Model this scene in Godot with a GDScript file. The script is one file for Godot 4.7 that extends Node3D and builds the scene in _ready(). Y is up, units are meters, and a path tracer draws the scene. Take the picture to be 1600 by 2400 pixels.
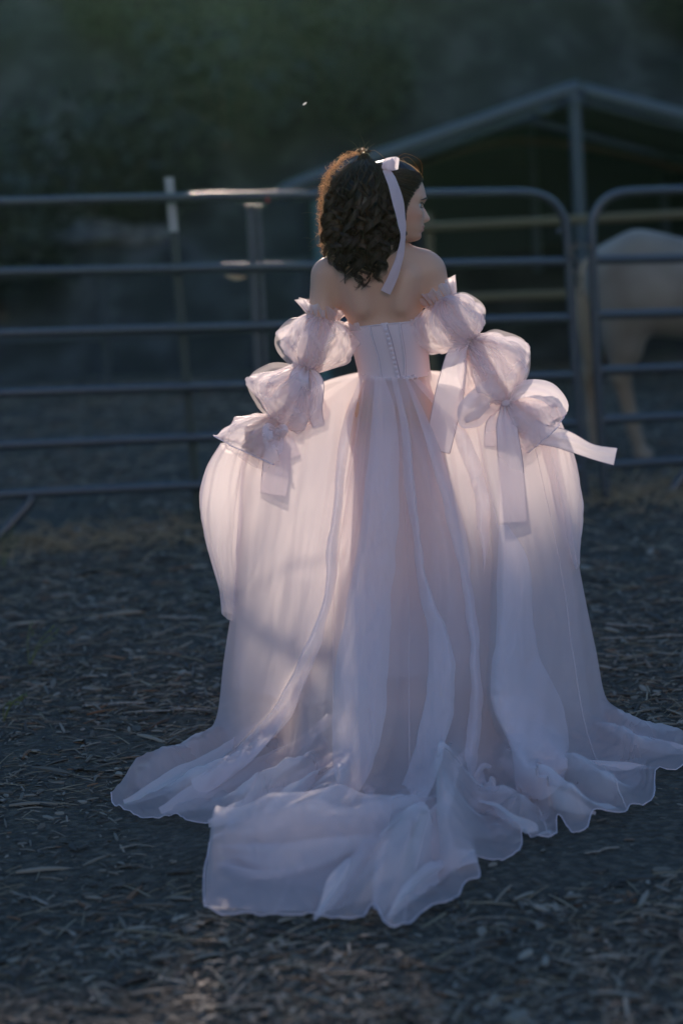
extends Node3D
# A woman in a pale pink organza gown seen from behind in a paddock, backlit by a low sun.
# Photo coordinates (1600 x 2400) are only used to size and place things on real planes.

const FOC := 5400.0                      # focal length in photo pixels
const CAM_AT := Vector3(0.0, 1.6, 6.6)
const SUN_EL := 15.5
const SUN_AZ := -3.0
var cam_basis: Basis
var taken := {}
var M := {}
var rng := RandomNumberGenerator.new()
var noise := FastNoiseLite.new()

# ------------------------------------------------------------------ placing
func ray(px: float, py: float) -> Vector3:
	return (cam_basis * Vector3((px - 800.0) / FOC, (1200.0 - py) / FOC, -1.0)).normalized()

func pz(px: float, py: float, z: float) -> Vector3:      # a photo point on the upright plane at that z
	var r := ray(px, py)
	return CAM_AT + r * ((z - CAM_AT.z) / r.z)

func ground(px: float, py: float, h := 0.0) -> Vector3:  # a photo point on the ground
	var r := ray(px, py)
	return CAM_AT + r * ((h - CAM_AT.y) / r.y)

func on_plane(px: float, py: float, at: Vector3, n: Vector3) -> Vector3:
	var r := ray(px, py)
	return CAM_AT + r * ((at - CAM_AT).dot(n) / r.dot(n))

# ------------------------------------------------------------------ tree of named things
func numbered(called: String) -> String:
	if not taken.has(called):
		taken[called] = 0
		return called
	taken[called] += 1
	return "%s_%03d" % [called, taken[called]]

func tag(o: Node3D, label: String, category := "", group := "", kind := "") -> Node3D:
	if label: o.set_meta("label", label)
	if category: o.set_meta("category", category)
	if group: o.set_meta("group", group)
	if kind: o.set_meta("kind", kind)
	return o

func thing(called: String, at: Vector3, label: String, category: String, group := "") -> Node3D:
	var o := Node3D.new()
	o.name = numbered(called)
	add_child(o)
	o.position = at
	tag(o, label, category, group)
	return o

func node(called: String, mesh: Mesh, mat: Material, parent: Node3D = null) -> MeshInstance3D:
	var o := MeshInstance3D.new()
	o.name = numbered(called) if parent == null else called
	if parent != null:
		var k := 0
		while parent.has_node(NodePath(o.name)):
			k += 1
			o.name = "%s_%03d" % [called, k]
	o.mesh = mesh
	if mat: o.material_override = mat
	if parent == null: add_child(o)
	else: parent.add_child(o)
	return o

# ------------------------------------------------------------------ mesh buffer
class Buf:
	var v := PackedVector3Array()
	var f := PackedInt32Array()
	var c := PackedColorArray()
	var uv := PackedVector2Array()
	var off := Vector3.ZERO
	func quad(a: int, b: int, d: int, e: int) -> void:
		f.append_array([a, b, d, a, d, e])
	func grid(nu: int, nv: int, pts: PackedVector3Array, closed := false) -> int:
		var base := v.size()
		v.append_array(pts)
		for j in nv - 1:
			for i in (nu if closed else nu - 1):
				var i2 := (i + 1) % nu
				quad(base + j * nu + i, base + j * nu + i2, base + (j + 1) * nu + i2, base + (j + 1) * nu + i)
		return base
	func tube(path: PackedVector3Array, radii: Array, sides := 8, caps := true) -> void:
		var n := path.size()
		var up := Vector3.UP
		var t0 := (path[1] - path[0]).normalized()
		if absf(t0.dot(up)) > 0.95: up = Vector3.RIGHT
		var side := t0.cross(up).normalized()
		var base := v.size()
		for i in n:
			var t := (path[mini(i + 1, n - 1)] - path[maxi(i - 1, 0)]).normalized()
			side = (side - t * side.dot(t)).normalized()
			var o := t.cross(side)
			var r: float = radii[i] if radii.size() > 1 else radii[0]
			for k in sides:
				var a := TAU * k / sides
				v.append(path[i] + (side * cos(a) + o * sin(a)) * r)
		for i in n - 1:
			for k in sides:
				var k2 := (k + 1) % sides
				quad(base + i * sides + k, base + i * sides + k2, base + (i + 1) * sides + k2, base + (i + 1) * sides + k)
		if caps:
			var a := v.size()
			v.append(path[0]); v.append(path[n - 1])
			for k in sides:
				var k2 := (k + 1) % sides
				f.append_array([a, base + k2, base + k])
				f.append_array([a + 1, base + (n - 1) * sides + k, base + (n - 1) * sides + k2])
	func box(c0: Vector3, x: Vector3, y: Vector3, z: Vector3) -> void:   # half axes
		for s in [[x, y, z], [y, z, x], [z, x, y]]:
			for sgn in [1.0, -1.0]:
				var n: Vector3 = s[2] * sgn
				var b := v.size()
				v.append(c0 + n - s[0] - s[1]); v.append(c0 + n + s[0] - s[1]); v.append(c0 + n + s[0] + s[1]); v.append(c0 + n - s[0] + s[1])
				if sgn > 0.0: quad(b, b + 3, b + 2, b + 1)
				else: quad(b, b + 1, b + 2, b + 3)
	func ball(c0: Vector3, r: Vector3, n := 10, m := 8) -> void:
		var pts := PackedVector3Array()
		for j in m + 1:
			var p := PI * j / m
			for i in n:
				var a := TAU * i / n
				pts.append(c0 + Vector3(sin(p) * cos(a), cos(p), sin(p) * sin(a)) * r)
		grid(n, m + 1, pts, true)
	func mesh(smooth := true) -> ArrayMesh:
		var arr := []
		arr.resize(Mesh.ARRAY_MAX)
		var vv := v
		var ff := f
		var cc := c
		var uu := uv
		if not smooth:
			vv = PackedVector3Array(); cc = PackedColorArray(); uu = PackedVector2Array()
			ff = PackedInt32Array()
			for k in f.size():
				vv.append(v[f[k]]); ff.append(k)
				if c.size(): cc.append(c[f[k]])
				if uv.size(): uu.append(uv[f[k]])
		var nn := PackedVector3Array()
		nn.resize(vv.size())
		for k in range(0, ff.size(), 3):
			var a := ff[k]
			var b := ff[k + 1]
			var d := ff[k + 2]
			var w := (vv[d] - vv[a]).cross(vv[b] - vv[a])
			nn[a] += w; nn[b] += w; nn[d] += w
		for k in nn.size():
			nn[k] = nn[k].normalized() if nn[k].length_squared() > 1e-24 else Vector3.UP
		arr[Mesh.ARRAY_VERTEX] = vv
		arr[Mesh.ARRAY_NORMAL] = nn
		arr[Mesh.ARRAY_INDEX] = ff
		if cc.size() == vv.size() and cc.size(): arr[Mesh.ARRAY_COLOR] = cc
		if uu.size() == vv.size() and uu.size(): arr[Mesh.ARRAY_TEX_UV] = uu
		var m := ArrayMesh.new()
		m.add_surface_from_arrays(Mesh.PRIMITIVE_TRIANGLES, arr)
		return m

func smooth_path(p: Array, n: int) -> PackedVector3Array:    # Catmull-Rom through the points
	var out := PackedVector3Array()
	var m := p.size()
	for i in n:
		var t := float(i) / (n - 1) * (m - 1)
		var k := mini(int(t), m - 2)
		var s := t - k
		var a: Vector3 = p[maxi(k - 1, 0)]
		var b: Vector3 = p[k]
		var c: Vector3 = p[k + 1]
		var d: Vector3 = p[mini(k + 2, m - 1)]
		out.append(b.cubic_interpolate(c, a, d, s))
	return out

func table(t: Array, x: float) -> float:    # flat array of x, y pairs, smooth between
	var n := t.size() / 2
	if x <= t[0]: return t[1]
	if x >= t[2 * n - 2]: return t[2 * n - 1]
	var k := 0
	while k < n - 2 and t[2 * k + 2] < x: k += 1
	var s: float = (x - t[2 * k]) / (t[2 * k + 2] - t[2 * k])
	var y0: float = t[2 * k + 1]
	var y1: float = t[2 * k + 3]
	var x0: float = t[2 * k]
	var x1: float = t[2 * k + 2]
	var m0: float = (y1 - y0) / (x1 - x0)
	var m1 := m0
	if k > 0: m0 = 0.5 * (m0 + (y0 - t[2 * k - 1]) / (x0 - t[2 * k - 2]))
	if k < n - 2: m1 = 0.5 * (m1 + (t[2 * k + 5] - y1) / (t[2 * k + 4] - x1))
	var h := x1 - x0
	var s2 := s * s
	var s3 := s2 * s
	return y0 * (2 * s3 - 3 * s2 + 1) + m0 * h * (s3 - 2 * s2 + s) + y1 * (3 * s2 - 2 * s3) + m1 * h * (s3 - s2)

# ------------------------------------------------------------------ smooth bodies: tapered capsules joined by a smooth minimum, meshed as surface nets
class Body:
	var prims := []     # [a, b, ra, rb, squash in z, blend, carve]
	func cap(a: Vector3, b: Vector3, ra: float, rb: float, sz := 1.0, k := 0.03, carve := false) -> void:
		prims.append([a, b, ra, rb, sz, k, carve, (a + b) * 0.5, a.distance_to(b) * 0.5 + maxf(ra, rb)])
	func dist(p: Vector3, list: Array) -> float:
		var d := 1e3
		for q in list:
			var a: Vector3 = q[0]
			var ba: Vector3 = q[1] - a
			var pa := p - a
			var h := 0.0
			var l2 := ba.length_squared()
			if l2 > 1e-12: h = clampf(pa.dot(ba) / l2, 0.0, 1.0)
			var w := pa - ba * h
			var sz: float = q[4]
			w.z /= sz
			var e: float = w.length() - lerpf(q[2], q[3], h)
			if sz < 1.0: e *= lerpf(1.0, sz, clampf(absf(w.z) / (w.length() + 1e-6), 0.0, 1.0))
			var k: float = q[5]
			if q[6]:
				var hh := maxf(k - absf(d + e), 0.0) / k
				d = maxf(d, -e) + hh * hh * k * 0.25
			else:
				var hh := maxf(k - absf(d - e), 0.0) / k
				d = minf(d, e) - hh * hh * k * 0.25
		return d
	func into(buf: Buf, cell: float) -> void:
		var lo := Vector3.ONE * 1e3
		var hi := -lo
		for q in prims:
			if q[6]: continue
			var r := Vector3.ONE * maxf(q[2], q[3]) * 1.15
			lo = lo.min(q[0] - r).min(q[1] - r)
			hi = hi.max(q[0] + r).max(q[1] + r)
		lo -= Vector3.ONE * cell * 2.0
		hi += Vector3.ONE * cell * 2.0
		const B := 6
		var nb := Vector3i(((hi - lo) / (cell * B)).ceil())
		var nx := nb.x * B + 1
		var ny := nb.y * B + 1
		var nz := nb.z * B + 1
		var val := PackedFloat32Array()
		val.resize(nx * ny * nz)
		val.fill(1e3)
		var half := cell * B * 0.5
		var reach := half * 1.7321 + cell
		var live := []
		for bz in nb.z:
			for by in nb.y:
				for bx in nb.x:
					var c := lo + Vector3(bx + 0.5, by + 0.5, bz + 0.5) * (cell * B)
					var near := []
					for q in prims:
						var a: Vector3 = q[0]
						var ba: Vector3 = q[1] - a
						var h := 0.0
						var l2 := ba.length_squared()
						if l2 > 1e-12: h = clampf((c - a).dot(ba) / l2, 0.0, 1.0)
						if (c - a - ba * h).length() - maxf(q[2], q[3]) * maxf(q[4], 1.0) < reach + 0.06: near.append(q)
					if near.is_empty(): continue
					if absf(dist(c, near)) > reach * 1.6: continue
					live.append(Vector3i(bx, by, bz))
					for k in B + 1:
						for j in B + 1:
							for i in B + 1:
								var at := ((bz * B + k) * ny + by * B + j) * nx + bx * B + i
								if val[at] > 999.0:
									val[at] = dist(lo + Vector3(bx * B + i, by * B + j, bz * B + k) * cell, near)
		var ids := {}
		var edges := [[0, 1], [2, 3], [4, 5], [6, 7], [0, 2], [1, 3], [4, 6], [5, 7], [0, 4], [1, 5], [2, 6], [3, 7]]
		var offs := [0, 1, nx, nx + 1, nx * ny, nx * ny + 1, nx * ny + nx, nx * ny + nx + 1]
		for b in live:
			for k in B:
				for j in B:
					for i in B:
						var x: int = b.x * B + i
						var y: int = b.y * B + j
						var z: int = b.z * B + k
						var at := (z * ny + y) * nx + x
						var g := PackedFloat32Array()
						var mask := 0
						var bad := false
						for n in 8:
							var w := val[at + offs[n]]
							if w > 999.0: bad = true
							g.append(w)
							if w < 0.0: mask |= 1 << n
						if bad or mask == 0 or mask == 255: continue
						var sum := Vector3.ZERO
						var cnt := 0
						for e in edges:
							var a: float = g[e[0]]
							var c: float = g[e[1]]
							if (a < 0.0) != (c < 0.0):
								var t := a / (a - c)
								var pa := Vector3(e[0] & 1, (e[0] >> 1) & 1, e[0] >> 2)
								var pb := Vector3(e[1] & 1, (e[1] >> 1) & 1, e[1] >> 2)
								sum += pa.lerp(pb, t)
								cnt += 1
						ids[at] = buf.v.size()
						buf.v.append(lo + (Vector3(x, y, z) + sum / cnt) * cell)
		var step := [1, nx, nx * ny]
		for at in ids:
			var v0 := val[at]
			for ax in 3:
				var v1 := val[at + step[ax]]
				if (v0 < 0.0) == (v1 < 0.0): continue
				var s1: int = step[(ax + 1) % 3]
				var s2: int = step[(ax + 2) % 3]
				if not (ids.has(at - s1) and ids.has(at - s2) and ids.has(at - s1 - s2)): continue
				if v0 < 0.0: buf.quad(ids[at], ids[at - s2], ids[at - s1 - s2], ids[at - s1])
				else: buf.quad(ids[at], ids[at - s1], ids[at - s1 - s2], ids[at - s2])

# ------------------------------------------------------------------ materials
func mat(called: String, col: Color, rough := 0.8, metal := 0.0) -> StandardMaterial3D:   # col is linear, a real base colour
	var m := StandardMaterial3D.new()
	m.resource_name = called
	m.albedo_color = Color(col.r, col.g, col.b, 1.0).linear_to_srgb()
	m.roughness = rough
	m.metallic = metal
	M[called] = m
	return m

func cloth(called: String, col: Color, alpha: float, back: float, rough := 0.55) -> StandardMaterial3D:
	var m := mat(called, col, rough)
	m.transparency = BaseMaterial3D.TRANSPARENCY_ALPHA
	var s := m.albedo_color
	s.a = alpha
	m.albedo_color = s
	m.backlight_enabled = true
	m.backlight = Color(back, back * 0.97, back * 0.94).linear_to_srgb()
	m.metallic_specular = 0.35
	m.rim_enabled = true
	m.rim = 0.25
	m.cull_mode = BaseMaterial3D.CULL_DISABLED
	return m

func noise_tex(freq: float, ramp: Array, size := 512, seed_ := 1, octaves := 5) -> NoiseTexture2D:
	var n := FastNoiseLite.new()
	n.seed = seed_
	n.frequency = freq
	n.fractal_octaves = octaves
	var t := NoiseTexture2D.new()
	t.width = size; t.height = size
	t.seamless = true
	t.noise = n
	if ramp.size():
		var g := Gradient.new()
		g.offsets = PackedFloat32Array(ramp[0])
		var cs := PackedColorArray()
		for c in ramp[1]: cs.append(Color(c.r, c.g, c.b).linear_to_srgb())
		g.colors = cs
		t.color_ramp = g
	return t

func textured(called: String, tex: Texture2D, scale: float, rough := 0.9) -> StandardMaterial3D:
	var m := mat(called, Color(1, 1, 1), rough)
	m.albedo_texture = tex
	m.uv1_triplanar = true
	m.uv1_world_triplanar = true
	m.uv1_scale = Vector3.ONE * scale
	return m

# ------------------------------------------------------------------ leaf masses
func leaf_mass(seed_: int, count: int, r: Vector3, leaf: float, clumps := 26) -> ArrayMesh:
	var g := RandomNumberGenerator.new()
	g.seed = seed_
	var b := Buf.new()
	var centres := []
	for k in clumps:
		var d := Vector3(g.randfn(), g.randfn() * 0.8 + 0.25, g.randfn()).normalized()
		var q := pow(g.randf(), 0.4)
		centres.append([Vector3(d.x * r.x, d.y * r.y, d.z * r.z) * q * 0.8 + Vector3(0, r.y, 0), g.randf_range(0.16, 0.34), g.randf_range(0.6, 1.5)])
	for k in count:
		var c: Array = centres[g.randi() % clumps]
		var p: Vector3 = c[0] + Vector3(g.randfn(), g.randfn(), g.randfn()) * c[1] * 0.6 * r.x
		if p.y < 0.02: p.y = absf(p.y) + 0.02
		var ax := Vector3(g.randfn(), g.randfn() * 0.6, g.randfn()).normalized()
		var up := Vector3(g.randfn(), g.randfn(), g.randfn()).normalized()
		var sd := ax.cross(up).normalized()
		var l := leaf * g.randf_range(0.6, 1.4)
		var n := b.v.size()
		b.v.append_array([p - ax * l, p + sd * l * 0.42, p + ax * l, p - sd * l * 0.42])
		b.quad(n, n + 1, n + 2, n + 3)
		var t: float = c[2] * g.randf_range(0.75, 1.25)
		for q in 4: b.c.append(Color(0.018 * t, 0.027 * t, 0.022 * t))
	return b.mesh()

func stems(seed_: int, r: Vector3) -> ArrayMesh:
	var g := RandomNumberGenerator.new()
	g.seed = seed_ + 50
	var b := Buf.new()
	b.tube(smooth_path([Vector3(0, -0.3, 0), Vector3(0.03, r.y * 0.4, 0.02), Vector3(-0.02, r.y, 0), Vector3(0.02, r.y * 1.5, 0.03)], 8), [0.07, 0.06, 0.05, 0.045, 0.04, 0.03, 0.02, 0.012], 6)
	for k in 7:
		var a := g.randf() * TAU
		var h := g.randf_range(0.15, 0.8) * r.y
		var e := Vector3(cos(a) * r.x * 0.75, h + r.y * 0.5, sin(a) * r.z * 0.75)
		b.tube(smooth_path([Vector3(0, h, 0), Vector3(e.x * 0.5, h + r.y * 0.15, e.z * 0.5), e], 6), [0.04, 0.035, 0.03, 0.02, 0.014, 0.008], 5)
	return b.mesh()

func hill_h(x: float, z: float) -> float:
	var t := -12.6 - z
	var side := 0.25 * sin(x * 0.31 + 1.3) + 0.18 * sin(x * 0.83)
	if t < 0.0: return -0.25 + 0.02 * t
	var up := minf(t, 13.2) * 0.6095
	var over := maxf(t - 13.2, 0.0)
	up += 0.15 * smoothstep(1.62, 1.95, -x) * smoothstep(10.0, 13.0, t)  # unseen crest raised here to keep the near ground at left shaded
	up -= 0.75 * exp(-pow((x + 1.47) / 0.15, 2.0)) * smoothstep(10.0, 13.0, t)      # an added notch in the unseen crest, cut so sun glints on the rails
	return -0.25 + up + side * clampf(t / 6.0, 0.0, 1.0) * (1.0 - smoothstep(8.5, 12.0, t)) + over * 0.05 - over * over * 0.004 + noise.get_noise_2d(x * 30.0, z * 30.0) * 0.35 * clampf(t / 2.0, 0.0, 1.0) * (1.0 - 0.85 * smoothstep(8.5, 12.0, t))

func ground_h(x: float, z: float) -> float:
	return noise.get_noise_2d(x * 55.0, z * 55.0) * 0.022 + noise.get_noise_2d(x * 260.0 + 90.0, z * 260.0) * 0.007

func build_setting() -> void:
	# ground: one sheet, fine near the camera, reaching far out
	var gm := textured("dirt", noise_tex(0.02, [[0.0, 0.35, 0.5, 0.62, 0.8], [Color(0.020, 0.018, 0.013), Color(0.030, 0.027, 0.019), Color(0.042, 0.037, 0.026), Color(0.060, 0.052, 0.037), Color(0.085, 0.074, 0.054)]], 1024, 7), 1.1, 0.95)
	gm.normal_enabled = true
	var nt := noise_tex(0.06, [], 512, 11)
	nt.as_normal_map = true
	nt.bump_strength = 9.0
	gm.normal_texture = nt
	var b := Buf.new()
	var pts := PackedVector3Array()
	var nx := 150
	var nz := 190
	for j in nz:
		var s := float(j) / (nz - 1) * 2.0 - 1.0
		var z := -3.5 + s * 11.0 + signf(s) * pow(absf(s), 9.0) * 60.0
		for i in nx:
			var q := float(i) / (nx - 1) * 2.0 - 1.0
			var x := q * 6.0 + signf(q) * pow(absf(q), 7.0) * 80.0
			pts.append(Vector3(x, ground_h(x, z), z))
	b.grid(nx, nz, pts)
	tag(node("ground", b.mesh(), gm), "bare brown paddock ground of dirt and mulch", "", "", "structure")

	# shredded wood lying over the dirt
	var pale := mat("chip", Color(1, 1, 1), 0.75)
	pale.vertex_color_use_as_albedo = true
	var kinds := [["wood_chips", 34000, 0.013, 0.30, 0.12], ["wood_splinters", 20000, 0.026, 0.10, 0.07], ["bark_fragments", 20000, 0.008, 0.55, 0.16], ["straw_bits", 8000, 0.045, 0.032, 0.02]]
	for k in kinds:
		var g := RandomNumberGenerator.new()
		g.seed = hash(k[0])
		var m := Buf.new()
		var L: float = k[2]
		var w: float = L * k[3]
		var h: float = L * k[4]
		var cp := PackedVector3Array()      # a bent sliver: four rings of four
		for j in 5:
			var t := float(j) / 4.0 - 0.5
			var ww := w * (1.0 - pow(absf(t) * 1.9, 3.0) * 0.8) * (1.0 + 0.2 * sin(j * 5.1))
			var bend := -t * t * L * 0.35
			for q in [[-1.0, 0.0], [-0.6, 1.0], [0.7, 0.9], [1.0, -0.1]]:
				cp.append(Vector3(t * 2.0 * L, bend + h * q[1] + h * 0.4, ww * q[0]))
		m.grid(4, 5, cp, true)
		var mm := MultiMesh.new()
		mm.transform_format = MultiMesh.TRANSFORM_3D
		mm.use_colors = true
		mm.mesh = m.mesh(false)
		mm.instance_count = k[1]
		for n in int(k[1]):
			var z := 2.7 - pow(g.randf(), 1.35) * 15.0
			var half := 0.35 + (6.6 - z) * 0.175
			var x := g.randf_range(-half, half)
			var dens := noise.get_noise_2d(x * 40.0 + 300.0, z * 40.0)
			var far := clampf((1.0 - z) / 8.0, 0.0, 1.0)
			# the trodden dirt left of the train carries few chips
			var bare := exp(-pow((x + 0.75) / 0.75, 2.0) - pow((z - 1.35) / 0.55, 2.0))
			if dens < -0.22 + bare * 0.75 and g.randf() < 0.8: x = g.randf_range(-half, half); 
			var tr := pow((x - 0.22) / 0.82, 2.0) + pow((z - 0.75) / 0.92, 2.0)
			if tr < 1.0 and (k[0] != "bark_fragments" or g.randf() < 0.7): x += 1.4 * (1.0 if x > 0.22 else -1.0)
			if bare > 0.35 and g.randf() < bare * 0.85: z -= 1.6 + g.randf()
			var sc := 0.80 * exp(clampf(g.randfn() * 0.5, -1.1, 1.2)) * (1.0 + far * 0.5)
			if g.randf() < 0.03: sc *= 1.8
			var bs := Basis.from_euler(Vector3(g.randfn() * 0.28, g.randf() * TAU, g.randfn() * 0.16)).scaled_local(Vector3(sc, sc, sc * g.randf_range(0.6, 1.3)))
			mm.set_instance_transform(n, Transform3D(bs, Vector3(x, ground_h(x, z) + g.randf_range(0.0, 0.006), z)))
			var t := pow(g.randf(), 1.9)
			var c := Color(0.025, 0.021, 0.015).lerp(Color(0.23, 0.20, 0.155), t)
			if g.randf() < 0.10: c = Color(0.15, 0.072, 0.030).lerp(c, g.randf())
			if k[0] == "straw_bits": c = c.lerp(Color(0.28, 0.23, 0.14), 0.5)
			mm.set_instance_color(n, c)
		var o := MultiMeshInstance3D.new()
		o.name = k[0]
		o.multimesh = mm
		o.material_override = pale
		add_child(o)
		tag(o, {"wood_chips": "grey brown wood chips strewn over the paddock ground", "wood_splinters": "long thin wood splinters strewn over the paddock ground", "bark_fragments": "small bark crumbs strewn over the paddock ground", "straw_bits": "loose dry straw lying over the paddock ground"}[k[0]], "", "", "stuff")

	# hillside behind
	var hm := textured("hillside", noise_tex(0.012, [[0.2, 0.45, 0.6, 0.8], [Color(0.009, 0.012, 0.011), Color(0.014, 0.018, 0.017), Color(0.028, 0.031, 0.031), Color(0.065, 0.068, 0.068)]], 512, 21), 0.22, 0.95)
	var hb := Buf.new()
	var hp := PackedVector3Array()
	for j in 70:
		var z := -11.0 - pow(float(j) / 69.0, 1.3) * 45.0
		for i in 250:
			var q := i / 249.0 * 2.0 - 1.0
			var x := -1.47 + q * 11.0 + signf(q) * pow(absf(q), 5.0) * 24.0
			hp.append(Vector3(x, hill_h(x, z), z))
	hb.grid(250, 70, hp)
	var hillside := tag(node("hillside", hb.mesh(), hm), "dark scrubby hillside rising behind the paddock", "", "", "structure")

	# scrub on the hillside
	var leafm := mat("leaf", Color(1, 1, 1), 0.7)
	leafm.vertex_color_use_as_albedo = true
	leafm.backlight_enabled = true
	leafm.backlight = Color(0.35, 0.4, 0.25)
	var wood := mat("stem", Color(0.07, 0.055, 0.045), 0.9)
	var kindsh := []
	for k in 3:
		var r: Vector3 = [Vector3(1.0, 0.75, 1.0), Vector3(0.8, 1.0, 0.8), Vector3(1.25, 0.6, 1.0)][k]
		kindsh.append([leaf_mass(70 + k, 2600, r, 0.075), stems(70 + k, r)])
	var g := RandomNumberGenerator.new()
	g.seed = 515
	var spots := []
	for k in 40:
		spots.append([g.randf_range(-5.6, 6.4), -13.4 - 7.6 * pow(g.randf(), 0.8), g.randf_range(0.7, 1.35)])
	for k in 26:      # along the unseen crest, set to break up its shadow edge
		spots.append([-8.0 + k * 0.62 + g.randf_range(-0.2, 0.2), -25.4 + g.randf_range(-0.5, 0.5), g.randf_range(0.06, 0.15)])
	var n := 0
	for s in spots:
		var x: float = s[0]
		var z: float = s[1]
		var crest := z < -24.0
		var kd: int = n % 3
		var left := x < -2.2 and not crest
		if crest and absf(x + 1.47) < 0.36: continue
		if left and g.randf() < 0.6: continue
		var where := "on the unseen crest of the hill" if crest else ("on the bare left slope" if left else "on the dark slope behind the shelter")
		var look: String = ["round dark green shrub", "tall dark green shrub", "low spreading green shrub"][kd]
		var o := thing("shrub", Vector3(x, hill_h(x, z) - 0.12, z), "%s %s" % [look, where], "shrub", "%ss %s" % [look, where])
		node("crown", kindsh[kd][0], leafm, o)
		node("stem", kindsh[kd][1], wood, o)
		o.rotation.y = g.randf() * TAU
		var sc: float = s[2]
		o.scale = Vector3.ONE * sc
		n += 1

	# pale rocks on the left slope
	var rockm := textured("rock", noise_tex(0.03, [[0.2, 0.5, 0.8], [Color(0.06, 0.062, 0.066), Color(0.105, 0.11, 0.115), Color(0.17, 0.17, 0.17)]], 256, 33), 0.8, 0.9)
	var rocks := [[70, 425, -16.0, 0.62, 0.30, "large pale rock on the slope above the fence, at far left"], [195, 345, -17.0, 0.32, 0.2, "pale rock on the slope, highest of the left group"], [190, 550, -15.0, 0.55, 0.16, "flat pale rock behind the top two rails, left of the post"], [160, 500, -15.4, 0.3, 0.17, "small pale rock just under the top rail at left"], [215, 450, -16.0, 0.22, 0.14, "small pale rock just above the top rail at left"], [320, 560, -14.8, 0.34, 0.15, "grey rock behind the rails beside the white tipped post"]]
	for k in rocks.size():
		var q: Array = rocks[k]
		var rb := Buf.new()
		var rp := PackedVector3Array()
		for j in 11:
			for i in 16:
				var d := Vector3(sin(PI * j / 10.0) * cos(TAU * i / 16.0), cos(PI * j / 10.0), sin(PI * j / 10.0) * sin(TAU * i / 16.0))
				var f := 1.0 + 0.45 * noise.get_noise_3d(d.x * 60.0 + k * 70.0, d.y * 60.0, d.z * 60.0)
				rp.append(d * f * Vector3(q[3], q[4], q[3] * 0.7))
		rb.grid(16, 11, rp, true)
		var p := pz(q[0], q[1], -11.5)
		var hh := hill_h(p.x, p.z)
		# set the rock where the line of sight meets the slope
		for it in 120:
			if p.y < hill_h(p.x, p.z): break
			p += ray(q[0], q[1]) * 0.1
		var o := node("rock", rb.mesh(), rockm)
		o.position = p
		tag(o, q[5], "rock")

# ------------------------------------------------------------------ corral panels
const FA := Vector3(-1.53, 0.0, -3.72)
const FB := Vector3(1.115, 0.0, -4.33)
func fp(px: float, py: float, back := 0.0) -> Vector3:
	var d := (FB - FA).normalized()
	var n := d.cross(Vector3.UP).normalized()
	if n.z > 0.0: n = -n
	return on_plane(px, py, FA + n * back, n)

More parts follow.
